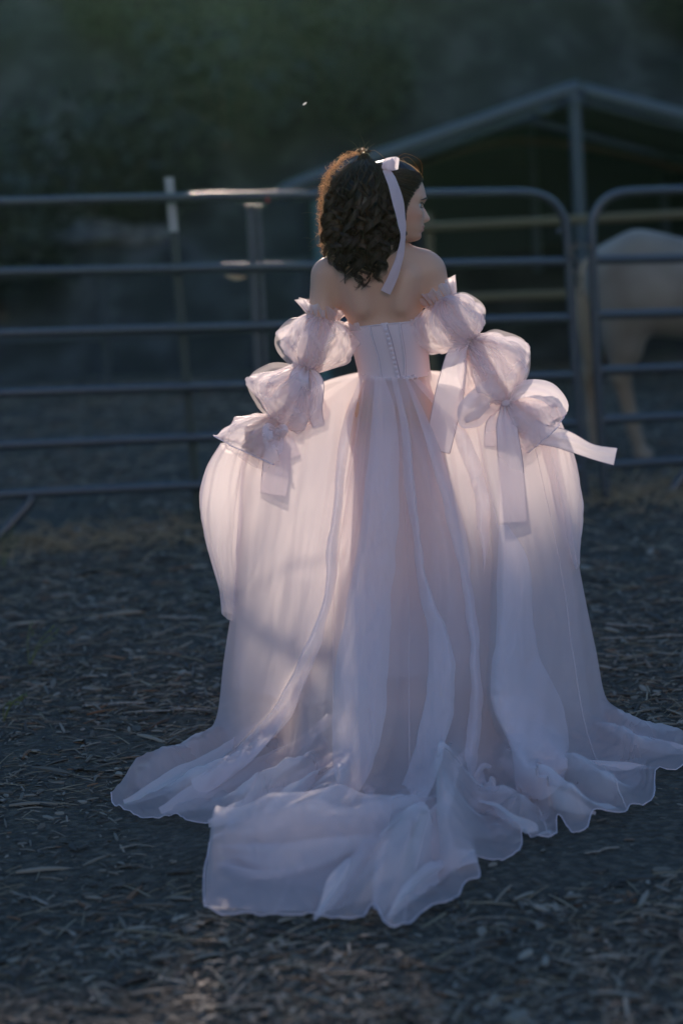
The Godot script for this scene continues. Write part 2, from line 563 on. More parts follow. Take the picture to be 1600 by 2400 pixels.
func build_fence() -> void:
	var steel := mat("painted_steel", Color(0.024, 0.030, 0.038), 0.30, 0.0)
	steel.metallic_specular = 0.6
	steel.clearcoat_enabled = true
	steel.clearcoat = 0.5
	steel.clearcoat_roughness = 0.22
	var rough_ := noise_tex(0.03, [[0.3, 0.7], [Color(0.24, 0.24, 0.24), Color(0.42, 0.42, 0.42)]], 256, 41)
	steel.roughness_texture = rough_
	steel.roughness = 1.0
	steel.uv1_triplanar = true
	steel.uv1_world_triplanar = true
	steel.uv1_scale = Vector3.ONE * 3.0
	var R := 0.0215
	# long panel on the left, its rounded corner right of the woman
	var o := thing("corral_panel", fp(560, 1215), "long dark steel corral panel of six rails running behind the woman", "corral panel")
	var at := o.position
	var put := func(pts: Array, r: float, called: String, par: Node3D, n := 24, back := 0.0):
		var b := Buf.new()
		var ps := []
		for p in pts: ps.append(fp(p[0], p[1], back) - par.position)
		b.tube(smooth_path(ps, n), [r], 40)
		return node(called, b.mesh(), steel, par)
	put.call([[-900, 486], [-260, 478], [0, 473], [400, 463], [750, 457], [1000, 453], [1180, 451], [1245, 453], [1290, 470], [1318, 506], [1328, 552], [1337, 700], [1350, 900], [1366, 1120], [1372, 1205]], R, "frame_rail", o, 90)
	var rails := [[638, 613, 1325], [782, 745, 1333], [922, 880, 1342], [1045, 992, 1350], [1160, 1098, 1360]]
	for q in rails:
		put.call([[-900, q[0] + (q[0] - q[1]) * 0.7], [-260, q[0] + (q[0] - q[1]) * 0.2], [0, q[0]], [300, lerpf(q[0], q[1], 0.235)], [700, lerpf(q[0], q[1], 0.535)], [q[2], q[1]]], R, "rail", o, 40)
	var stile := func(x0: float, y0: float, x1: float, y1: float, w: float, d: float, called: String, par: Node3D, back: float, m: Material):
		var b := Buf.new()
		var p0 := fp(x0, y0, back) - par.position
		var p1 := fp(x1, y1, back) - par.position
		var ax := (p1 - p0) * 0.5
		var dr := (FB - FA).normalized()
		b.box((p0 + p1) * 0.5, ax, dr * w, ax.cross(dr).normalized() * d)
		return node(called, b.mesh(false), m, par)
	stile.call(586, 482, 620, 1190, 0.018, 0.012, "stile", o, 0.030, steel)
	stile.call(606, 482, 640, 1190, 0.010, 0.010, "stile", o, 0.034, steel)
	put.call([[80, 1165], [62, 1190], [20, 1235], [-30, 1285]], 0.024, "foot", o, 12, -0.03)
	put.call([[625, 1150], [640, 1180], [668, 1215], [700, 1240]], 0.024, "foot", o, 12, -0.03)
	# latch side: a pin bracket on the end stile and a loop of chain
	var lug := Buf.new()
	lug.tube(smooth_path([fp(1318, 538) - at, fp(1308, 540) - at, fp(1306, 548) - at], 6), [0.008], 8)
	node("lug", lug.mesh(), steel, o)
	# second panel, right
	var o2 := thing("corral_panel", fp(1500, 1215), "right hand steel corral panel with a rounded top corner in front of the horse", "corral panel")
	put.call([[1900, 438], [1700, 442], [1600, 445], [1510, 448], [1455, 452], [1418, 468], [1394, 500], [1386, 545], [1391, 700], [1401, 900], [1413, 1100], [1420, 1160], [1432, 1192], [1452, 1208]], R * 1.04, "frame_rail", o2, 90)
	for q in [[1388, 609, 605], [1394, 739, 733], [1400, 869, 862], [1406, 985, 976], [1412, 1092, 1080]]:
		put.call([[q[0], q[1]], [1600, q[2]], [1900, q[2] - 8]], R * 1.04, "rail", o2, 20)
	put.call([[1640, 1070], [1600, 1118], [1560, 1170], [1528, 1212]], 0.024, "foot", o2, 14, -0.02)
	# chain loop that ties the two panels together
	var chainm := mat("chain_steel", Color(0.20, 0.17, 0.14), 0.45, 0.8)
	var ch := thing("tie_chain", fp(1352, 640), "rusty chain looped between the ends of the two panels", "chain")
	var links := [[1340, 580], [1352, 574], [1366, 573], [1380, 576], [1338, 596], [1346, 608], [1356, 618], [1350, 636], [1358, 652], [1354, 668], [1360, 686]]
	for k in links.size():
		var b := Buf.new()
		var c := fp(links[k][0], links[k][1], -0.028) - ch.position
		var ring := []
		for i in 13:
			var a := TAU * i / 12.0
			var u := Vector3(cos(a) * 0.016, sin(a) * 0.009, 0.0)
			u = u.rotated(Vector3.FORWARD, k * 1.3).rotated(Vector3.UP, k * 0.9)
			ring.append(c + u)
		b.tube(PackedVector3Array(ring), [0.0035], 6, false)
		node("link", b.mesh(), chainm, ch)
	# steel T post with a white tip, behind the rails
	var postm := mat("post_green", Color(0.018, 0.030, 0.028), 0.55)
	var whitem := mat("white_paint", Color(0.30, 0.30, 0.28), 0.6)
	var tp := thing("fence_post", fp(455, 1205, 0.05), "dark steel fence post with a white painted tip", "fence post")
	var post := func(x0: float, y0: float, x1: float, y1: float, called: String, m: Material):
		var b := Buf.new()
		var p0 := fp(x0, y0, 0.05) - tp.position
		var p1 := fp(x1, y1, 0.05) - tp.position
		var ax := (p1 - p0) * 0.5
		var dr := (FB - FA).normalized()
		var dn := ax.cross(dr).normalized()
		b.box((p0 + p1) * 0.5, ax, dr * 0.0205, dn * 0.004)
		b.box((p0 + p1) * 0.5 - dn * 0.021, ax * 0.999, dr * 0.004, dn * 0.0165)
		node(called, b.mesh(false), m, tp)
	post.call(396, 415, 408, 543, "white_tip", whitem)
	post.call(408.2, 545, 466, 1225, "shaft", postm)
	# small things caught on the rails
	var redm := mat("red_plastic", Color(0.35, 0.03, 0.03), 0.5)
	var rc := Buf.new()
	var rp := fp(627, 468, -0.026)
	rc.box(Vector3.ZERO, Vector3(0.007, 0, 0), Vector3(0, 0.010, 0), Vector3(0, 0, 0.005))
	var rt := node("rail_tag", rc.mesh(false), redm)
	rt.position = rp
	tag(rt, "tiny red tag on the top rail left of the woman", "tag")
	var drym := mat("dry_leaf", Color(0.32, 0.22, 0.12), 0.8)
	drym.backlight_enabled = true
	drym.backlight = Color(0.5, 0.4, 0.3)
	var lb := Buf.new()
	var lp := PackedVector3Array()
	for j in 9:
		var t := j / 8.0
		for i in 4:
			var s := i / 3.0 - 0.5
			lp.append(Vector3((t - 0.5) * 0.10, -0.012 * sin(t * 3.0) + s * s * 0.02 - t * 0.004, s * 0.03 * sin(PI * clampf(t * 0.9 + 0.08, 0, 1))))
	lb.grid(4, 9, lp)
	var dl := node("dry_leaf", lb.mesh(), drym)
	dl.position = fp(553, 648, -0.02)
	dl.rotation = Vector3(0.9, 0.1, -0.12)
	tag(dl, "curled dry leaf hanging under the second rail", "leaf")

# ------------------------------------------------------------------ far rails, shelter
func bar(b: Buf, p: Array, r: float, sides := 10, n := 0) -> void:
	b.tube(smooth_path(p, n if n else p.size() * 4), [r], sides)

func build_shelter() -> void:
	var frame := mat("shelter_frame", Color(0.045, 0.066, 0.080), 0.5)
	var cover := mat("shelter_cover", Color(0.014, 0.030, 0.028), 0.8)
	var zf := -10.4
	var zb := -14.2
	var o := thing("horse_shelter", pz(1345, 900, zf), "gabled horse shelter with a pale tube frame and dark cover", "shelter")
	o.position.y = 0.0
	var at := o.position
	var q := func(x: float, y: float, z: float) -> Vector3: return pz(x, y, z) - at
	var ridge: Vector3 = q.call(1343, 207, zf)
	var left: Vector3 = q.call(690, 436, zf)
	var right: Vector3 = q.call(1990, 372, zf)
	var b := Buf.new()
	bar(b, [left + Vector3(-0.05, -0.10, 0), left, left.lerp(ridge, 0.5), ridge.lerp(left, 0.03), ridge + Vector3(0, -0.012, 0)], 0.052, 12, 40)
	node("gable_tube", b.mesh(), frame, o)
	b = Buf.new()
	bar(b, [ridge + Vector3(0.06, -0.014, 0), ridge.lerp(right, 0.5), right, right + Vector3(0.05, -0.1, 0)], 0.052, 12, 30)
	node("gable_tube", b.mesh(), frame, o)
	b = Buf.new()
	bar(b, [q.call(1345, 226, zf), q.call(1356, 470, zf), q.call(1380, 980, zf)], 0.047, 12)
	b.tube(PackedVector3Array([q.call(1344, 222, zf), q.call(1345.6, 250, zf)]), [0.07, 0.055], 12)
	node("centre_post", b.mesh(), frame, o)
	for s in [[744, 470, 768, 990], [1930, 400, 1950, 960]]:
		b = Buf.new()
		bar(b, [q.call(s[0], s[1], zf), q.call(s[2], s[3], zf)], 0.04)
		node("corner_post", b.mesh(), M["shelter_post"] if M.has("shelter_post") else mat("shelter_post", Color(0.05, 0.13, 0.13), 0.6), o)
	var dz := Vector3(0, 0, zb - zf)
	# roof sheets, a little below the tubes and with thickness, then the back and the far posts
	var th := Vector3(0, -0.012, 0)
	for pr in [[left, ridge], [ridge, right]]:
		b = Buf.new()
		var p0: Vector3 = pr[0] + Vector3(0, -0.10, 0.02)
		var p1: Vector3 = pr[1] + Vector3(0, -0.10, 0.02)
		var top := PackedVector3Array()
		for j in 9:
			for i in 13:
				var s := i / 12.0
				var t := j / 8.0
				top.append(p0.lerp(p1, s) + dz * t + Vector3(0, -0.05 * sin(PI * s) * absf(sin(TAU * t)), 0))
		b.grid(13, 9, top)
		var low := PackedVector3Array()
		for p in top: low.append(p + th)
		b.grid(13, 9, low)
		node("roof_sheet", b.mesh(), cover, o)
		b = Buf.new()
		bar(b, [pr[0] + Vector3(0, -0.02, 0) + dz, pr[1] + Vector3(0, -0.02, 0) + dz], 0.04)
		node("back_gable_tube", b.mesh(), frame, o)
	b = Buf.new()
	var w0 := left + dz + Vector3(0.05, -0.16, 0)
	var w1 := right + dz + Vector3(-0.05, -0.16, 0)
	var rp := ridge + dz + Vector3(0, -0.16, 0)
	for zz in [0.0, -0.012]:
		var n := b.v.size()
		var s := Vector3(0, 0, zz)
		b.v.append_array([Vector3(w0.x, 0.55, w0.z) + s, Vector3(rp.x, 0.55, w0.z) + s, Vector3(w1.x, 0.55, w0.z) + s, w1 + s, rp + s, w0 + s])
		b.f.append_array([n, n + 5, n + 4, n, n + 4, n + 1, n + 1, n + 4, n + 3, n + 1, n + 3, n + 2])
	node("back_sheet", b.mesh(false), cover, o)
	for px in [1250, 1560, 980]:
		b = Buf.new()
		bar(b, [q.call(px - 8, 300 if px == 1250 else 420, zb + 0.25), q.call(px + 22, 880, zb + 0.25)], 0.035)
		node("back_post", b.mesh(), frame, o)
	b = Buf.new()
	bar(b, [q.call(930, 395, zb + 0.5), q.call(1250, 330, zb + 0.5), q.call(1700, 420, zb + 0.5)], 0.03)
	node("rafter", b.mesh(), mat("brown_wood", Color(0.16, 0.09, 0.05), 0.8), o)
	b = Buf.new()
	bar(b, [ridge, ridge + dz], 0.04)
	node("ridge_tube", b.mesh(), frame, o)

	# pole fence seen through the shelter
	var ochre := mat("ochre_pole", Color(0.11, 0.088, 0.042), 0.7)
	var pf := thing("pole_fence", Vector3(2.2, 0, -9.6), "fence of two yellowish poles crossing the shelter behind the woman", "fence")
	for s in [[960, 534, 1700, 497], [960, 702, 1420, 686]]:
		b = Buf.new()
		bar(b, [pz(s[0], s[1], -9.6) - pf.position, pz(s[2], s[3], -9.7) - pf.position], 0.032)
		node("pole", b.mesh(), ochre, pf)
	for s in [[1004, 500, 1016, 985], [1640, 480, 1655, 980]]:
		b = Buf.new()
		bar(b, [pz(s[0], s[1], -9.65) - pf.position, pz(s[2], s[3], -9.65) - pf.position], 0.03)
		node("post", b.mesh(), ochre, pf)
	# second corral line far left
	var dark := mat("far_steel", Color(0.035, 0.045, 0.05), 0.7)
	var ff := thing("far_corral_panel", pz(300, 850, -9.8), "far steel corral panel, dim and low, behind the left rails", "corral panel")
	ff.position.y = 0.0
	for yy in [0.45, 0.95]:
		b = Buf.new()
		bar(b, [Vector3(-3.6, yy, -11.3) - ff.position, Vector3(-0.1, yy + 0.02, -11.0) - ff.position], 0.024)
		node("rail", b.mesh(), dark, ff)
	for xx in [-3.4, -1.75, -0.2]:
		b = Buf.new()
		bar(b, [Vector3(xx, -0.05, -11.2) - ff.position, Vector3(xx, 1.0, -11.2) - ff.position], 0.026)
		node("stile", b.mesh(), dark, ff)

# ------------------------------------------------------------------ horse
func build_horse() -> void:
	var D := -5.9
	var hp := func(x: float, y: float, dz := 0.0) -> Vector3: return pz(x, y, D + dz)
	var foot: Vector3 = hp.call(1500, 1090)
	var o := thing("horse", Vector3(foot.x, 0, D), "cream coloured horse with pale tail standing side on behind the right panel", "horse")
	var at := o.position
	var bd := Body.new()
	var q := func(x: float, y: float, dz: float, ground_it := false) -> Vector3:
		var p: Vector3 = pz(x, y, D + dz) - at
		if ground_it: p.y = 0.03
		return p
	# croup, barrel, chest, neck, head (past the frame on the right)
	bd.cap(q.call(1462, 660, 0), q.call(1520, 655, 0), 0.225, 0.235, 0.95, 0.05)
	bd.cap(q.call(1424, 618, 0), q.call(1492, 590, 0), 0.085, 0.10, 1.4, 0.06)
	bd.cap(q.call(1492, 592, 0), q.call(1640, 612, 0), 0.10, 0.11, 1.2, 0.08)
	bd.cap(q.call(1434, 640, 0), q.call(1440, 780, 0), 0.10, 0.10, 1.5, 0.06)
	bd.cap(q.call(1530, 690, 0), q.call(1800, 705, 0), 0.225, 0.245, 0.98, 0.09)
	bd.cap(q.call(1800, 690, 0), q.call(1890, 680, 0), 0.24, 0.20, 0.85, 0.08)
	bd.cap(q.call(1900, 640, 0), q.call(2040, 480, 0), 0.16, 0.095, 0.6, 0.08)
	bd.cap(q.call(2050, 470, 0), q.call(2170, 560, 0), 0.085, 0.05, 0.75, 0.04)
	bd.cap(q.call(2040, 450, 0.04), q.call(2035, 415, 0.05), 0.022, 0.008, 1.0, 0.02)
	bd.cap(q.call(2040, 450, -0.04), q.call(2035, 415, -0.05), 0.022, 0.008, 1.0, 0.02)
	# hind legs: near one reaches forward, far one stands back
	for s in [[0.10, [[1470, 720], [1462, 815], [1452, 880], [1478, 985], [1500, 1062]]], [-0.10, [[1428, 710], [1408, 800], [1382, 880], [1388, 985], [1392, 1068]]]]:
		var dz: float = s[0]
		var l: Array = s[1]
		bd.cap(q.call(l[0][0], l[0][1], dz), q.call(l[1][0], l[1][1], dz), 0.165, 0.095, 0.75, 0.06)
		bd.cap(q.call(l[1][0], l[1][1], dz), q.call(l[2][0], l[2][1], dz), 0.095, 0.060, 0.9, 0.04)
		bd.cap(q.call(l[2][0], l[2][1], dz), q.call(l[3][0], l[3][1], dz), 0.052, 0.042, 1.0, 0.03)
		bd.cap(q.call(l[3][0], l[3][1], dz), q.call(l[4][0], l[4][1], dz), 0.042, 0.040, 1.0, 0.03)
		bd.cap(q.call(l[4][0], l[4][1], dz), q.call(l[4][0] + 8, l[4][1] + 16, dz, true), 0.046, 0.055, 1.0, 0.02)
	for s in [[0.11, 1835], [-0.11, 1865]]:
		var dz: float = s[0]
		var x: float = s[1]
		bd.cap(q.call(x, 740, dz), q.call(x + 4, 880, dz), 0.10, 0.055, 1.0, 0.05)
		bd.cap(q.call(x + 4, 880, dz), q.call(x + 6, 1010, dz), 0.055, 0.038, 1.0, 0.03)
		bd.cap(q.call(x + 6, 1010, dz), q.call(x + 12, 1090, dz, true), 0.040, 0.052, 1.0, 0.03)
	var b := Buf.new()
	bd.into(b, 0.022)
	for p in b.v:
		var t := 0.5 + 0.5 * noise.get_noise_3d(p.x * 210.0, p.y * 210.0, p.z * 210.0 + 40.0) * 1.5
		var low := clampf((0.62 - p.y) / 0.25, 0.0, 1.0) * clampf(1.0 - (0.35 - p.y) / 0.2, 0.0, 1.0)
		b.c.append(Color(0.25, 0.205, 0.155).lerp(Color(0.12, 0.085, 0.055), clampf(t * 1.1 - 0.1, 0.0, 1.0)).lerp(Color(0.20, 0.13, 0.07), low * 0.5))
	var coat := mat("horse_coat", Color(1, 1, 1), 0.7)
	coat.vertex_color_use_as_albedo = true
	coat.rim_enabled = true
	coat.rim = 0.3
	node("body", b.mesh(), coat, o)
	# tail: a fall of long hairs
	var g := RandomNumberGenerator.new()
	g.seed = 9
	var tb := Buf.new()
	for k in 90:
		var w := g.randfn() * 0.022
		var d := g.randfn() * 0.022
		var l := g.randf_range(0.75, 1.05)
		var p := []
		for s in [[1416, 598], [1385, 612], [1374, 660], [1378, 760], [1392, 880]]:
			var v: Vector3 = q.call(s[0], lerpf(598, s[1], l), 0.0)
			var f: float = (s[1] - 598.0) / 280.0
			p.append(v + Vector3(w * (0.4 + f * 1.3), 0, d * (0.4 + f * 1.3)))
		tb.tube(smooth_path(p, 12), [0.006, 0.008, 0.008, 0.008, 0.007, 0.007, 0.006, 0.006, 0.005, 0.004, 0.003, 0.001], 3)
	node("tail", tb.mesh(), mat("horse_tail", Color(0.40, 0.32, 0.22), 0.6), o)

# ------------------------------------------------------------------ small growth and drifting bits
func build_small() -> void:
	var straw := mat("dry_grass", Color(0.30, 0.22, 0.13), 0.8)
	var g := RandomNumberGenerator.new()
	g.seed = 77
	var b := Buf.new()
	for k in 1500:
		var t := g.randf()
		var p := fp(lerpf(-150, 1750, g.randf()), 1190 + g.randfn() * 22.0)
		p = FA.lerp(FB, lerpf(-0.4, 1.6, t)) + Vector3(0, 0, g.randfn() * 0.28)
		p.y = ground_h(p.x, p.z)
		var a := g.randf() * TAU
		var l := g.randf_range(0.06, 0.22)
		var e := p + Vector3(cos(a) * l, g.randf_range(0.005, 0.07), sin(a) * l)
		b.tube(smooth_path([p, p.lerp(e, 0.5) + Vector3(0, g.randf_range(0.0, 0.03), 0), e], 5), [0.0034, 0.0032, 0.003, 0.0024, 0.001], 3, false)
	tag(node("dry_grass", b.mesh(), straw), "matted dry straw and weeds along the foot of the fence", "", "", "stuff")
	var green := mat("weed", Color(0.10, 0.12, 0.04), 0.7)
	for w in [[8, 1335, 0.20, "thin yellow green weed rising at the left edge below the panel foot"], [70, 1560, 0.16, "thin weed stalk standing in the wood chips at left"], [10, 1690, 0.10, "small green weed lying low at the left edge"]]:
		var c := ground(w[0], w[1])
		var o := thing("weed", c, w[3], "weed")
		for k in 3:
			b = Buf.new()
			var a := g.randf() * TAU
			var h: float = w[2] * g.randf_range(0.6, 1.0)
			var tip := Vector3(0.06 + 0.05 * cos(a), h, 0.03 * sin(a))
			b.tube(smooth_path([Vector3.ZERO, tip * 0.5 + Vector3(-0.01, 0.01, 0), tip], 8), [0.0022, 0.002, 0.002, 0.0018, 0.0016, 0.0014, 0.0012, 0.001], 5)
			for j in 7:
				b.ball(tip * (0.62 + 0.055 * j) + Vector3(g.randfn(), g.randfn(), g.randfn()) * 0.004, Vector3(0.004, 0.003, 0.004), 5, 4)
			node("stalk", b.mesh(), green, o)
	# scattered larger pieces one can point to
	var wood := textured("grey_wood", noise_tex(0.05, [[0.2, 0.8], [Color(0.12, 0.10, 0.08), Color(0.27, 0.24, 0.20)]], 256, 61), 6.0, 0.85)
	var sticks := [[355, 1248, 0.085, 0.03, 0.05, "flat pale wood slab on the ground behind the gown at left"], [430, 1450, 0.10, 0.012, -0.3, "pale stick lying left of the gown at calf height"], [1475, 1470, 0.09, 0.012, -0.45, "pale stick slanting on the ground right of the gown"], [1540, 1495, 0.20, 0.010, -0.05, "long thin stick at the right edge, the farther of two"], [1530, 1535, 0.17, 0.008, -0.06, "long thin stick at the right edge, the nearer of two"], [268, 1655, 0.10, 0.010, 0.06, "grey stick lying among chips left of the gown"], [400, 1672, 0.11, 0.009, 0.02, "thin grey stick just left of the gown's hem"], [70, 2100, 0.075, 0.006, -0.8, "pale twig lying on bare dirt at lower left"], [1335, 2100, 0.02, 0.008, 1.35, "short pale wood chip standing out on dirt at lower right"], [850, 2290, 0.07, 0.006, -0.1, "thin pale twig on the dirt in front of the train"], [150, 1395, 0.05, 0.012, 0.1, "flat pale chip on the ground at left"], [1410, 2000, 0.05, 0.006, 0.5, "greenish twig on dirt right of the train"]]
	for s in sticks:
		b = Buf.new()
		var c := ground(s[0], s[1])
		c.y = ground_h(c.x, c.z) + s[3] * 0.4
		var L: float = s[2]
		var p := []
		for k in 6:
			var t := k / 5.0 - 0.5
			p.append(Vector3(t * 2.0 * L, 0.004 * sin(k * 2.3) + 0.003, 0.01 * sin(k * 1.7) * L * 5.0))
		var rr := []
		for k in 14: rr.append(s[3] * (0.75 + 0.3 * sin(k * 1.9) * 0.5) * (0.35 if k == 0 or k == 13 else 1.0))
		b.tube(smooth_path(p, 14), rr, 7)
		var o := node("stick", b.mesh(false), wood)
		o.position = c
		o.rotation.y = s[4]
		o.scale = Vector3(1, 0.55, 1)
		tag(o, s[5], "stick")
	# a small pale moth in the air
	var mo := thing("moth", pz(714, 243, -0.3), "tiny pale moth flying in the dark air above the fence", "moth")
	var wing := mat("moth_wing", Color(0.8, 0.78, 0.7), 0.7)
	wing.backlight_enabled = true
	wing.backlight = Color(1, 1, 1)
	b = Buf.new()
	b.ball(Vector3.ZERO, Vector3(0.0012, 0.0035, 0.0012), 6, 5)
	node("body", b.mesh(), wing, mo)
	for sgn in [-1.0, 1.0]:
		b = Buf.new()
		var wp := PackedVector3Array()
		for j in 5:
			for i in 4:
				var t := i / 3.0
				var s := j / 4.0 - 0.5
				wp.append(Vector3(sgn * t * 0.006, s * 0.006 * sin(0.6 + t * 2.2) + sgn * t * 0.003, 0.002 * t))
		b.grid(4, 5, wp)
		node("wing", b.mesh(), wing, mo)

# ------------------------------------------------------------------ the woman
const WX := 0.113      # where she stands
var who: Node3D

func w(px: float, py: float, z: float) -> Vector3:     # a point of the figure, from her base
	return pz(px, py, z) - who.position

func keyed(keys: Array, u: float) -> Vector3:          # Catmull-Rom over [u, Vector3] pairs
	var n := keys.size()
	if u <= keys[0][0]: return keys[0][1]
	if u >= keys[n - 1][0]: return keys[n - 1][1]
	var k := 0
	while keys[k + 1][0] < u: k += 1
	var s: float = (u - keys[k][0]) / (keys[k + 1][0] - keys[k][0])
	var a: Vector3 = keys[maxi(k - 1, 0)][1]
	var b: Vector3 = keys[k][1]
	var c: Vector3 = keys[k + 1][1]
	var d: Vector3 = keys[mini(k + 2, n - 1)][1]
	return b.cubic_interpolate(c, a, d, s)

# --- head: sections stacked along the head's own height, profile from the photo
const HY := [378.0, 3.0, 383.0, 22.0, 390.0, 42.0, 405.0, 63.0, 422.0, 74.0, 437.0, 80.0, 453.0, 84.0, 466.0, 86.0, 474.0, 83.0, 482.0, 79.5, 495.0, 79.0, 508.0, 78.0, 520.0, 77.0, 531.0, 77.5, 541.0, 76.0, 547.0, 73.0, 554.0, 73.5, 560.0, 70.0, 564.5, 60.0, 567.0, 44.0, 570.0, 20.0]
const HB := [378.0, 3.0, 390.0, 42.0, 410.0, 64.0, 440.0, 77.0, 480.0, 74.0, 515.0, 56.0, 545.0, 36.0, 570.0, 22.0]
const HW := [378.0, 3.0, 384.0, 24.0, 392.0, 40.0, 410.0, 56.0, 440.0, 63.0, 475.0, 62.0, 500.0, 58.5, 520.0, 54.0, 540.0, 46.0, 552.0, 38.0, 560.0, 31.0, 566.0, 20.0, 570.0, 10.0]
const HN := [478.0, 0.0, 484.0, 0.8, 490.0, 4.0, 497.0, 8.0, 505.0, 13.0, 511.0, 16.5, 516.0, 16.5, 520.0, 11.0, 523.0, 4.0, 526.0, 1.0, 530.0, 0.0]
const HL := [524.0, 0.0, 529.0, 3.2, 532.0, 4.4, 534.4, 1.6, 535.6, 1.4, 538.0, 3.0, 541.0, 3.2, 545.0, 0.5, 548.0, 0.0]
var head_axis: Vector3
var head_f: Vector3
var head_u: Vector3
var head_s: Vector3

func head_local(th: float, y: float, grow := 0.0) -> Vector3:   # forward, py, side, in photo pixels
	var c := cos(th)
	var s := sin(th)
	var f := table(HY, y)
	var bk := table(HB, y)
	var wd := table(HW, y)
	var x := 0.0
	var z := wd * signf(s) * pow(absf(s), 0.9)
	if c >= 0.0:
		x = f * pow(c, 0.82)
		var az := absf(z)
		x += table(HN, y) * exp(-pow(z / (3.5 + 7.0 * clampf((y - 490.0) / 20.0, 0.0, 1.0)), 2.0))
		x += table(HL, y) * exp(-pow(z / 19.0, 2.0))
		x -= 10.0 * exp(-pow((az - 24.0) / 12.0, 2.0) - pow((y - 485.0) / 8.0, 2.0))
		x += 3.0 * exp(-pow((az - 25.0) / 14.0, 2.0) - pow((y - 472.0) / 5.0, 2.0))
		x += 4.0 * exp(-pow((az - 36.0) / 14.0, 2.0) - pow((y - 508.0) / 14.0, 2.0))
	else:
		x = -bk * pow(-c, 0.85)
	if grow > 0.0:
		var n := Vector3(x, 0, z).normalized()
		x += n.x * grow
		z += n.z * grow
		if y < 400.0: y -= grow * clampf((400.0 - y) / 22.0, 0.0, 1.0)
	return Vector3(x, y, z)

func head_at(l: Vector3) -> Vector3:
	const S := 1.0 / 820.0
	return head_axis + head_f * (l.x * S) + head_u * ((470.0 - l.y) * S) + head_s * (l.z * S)

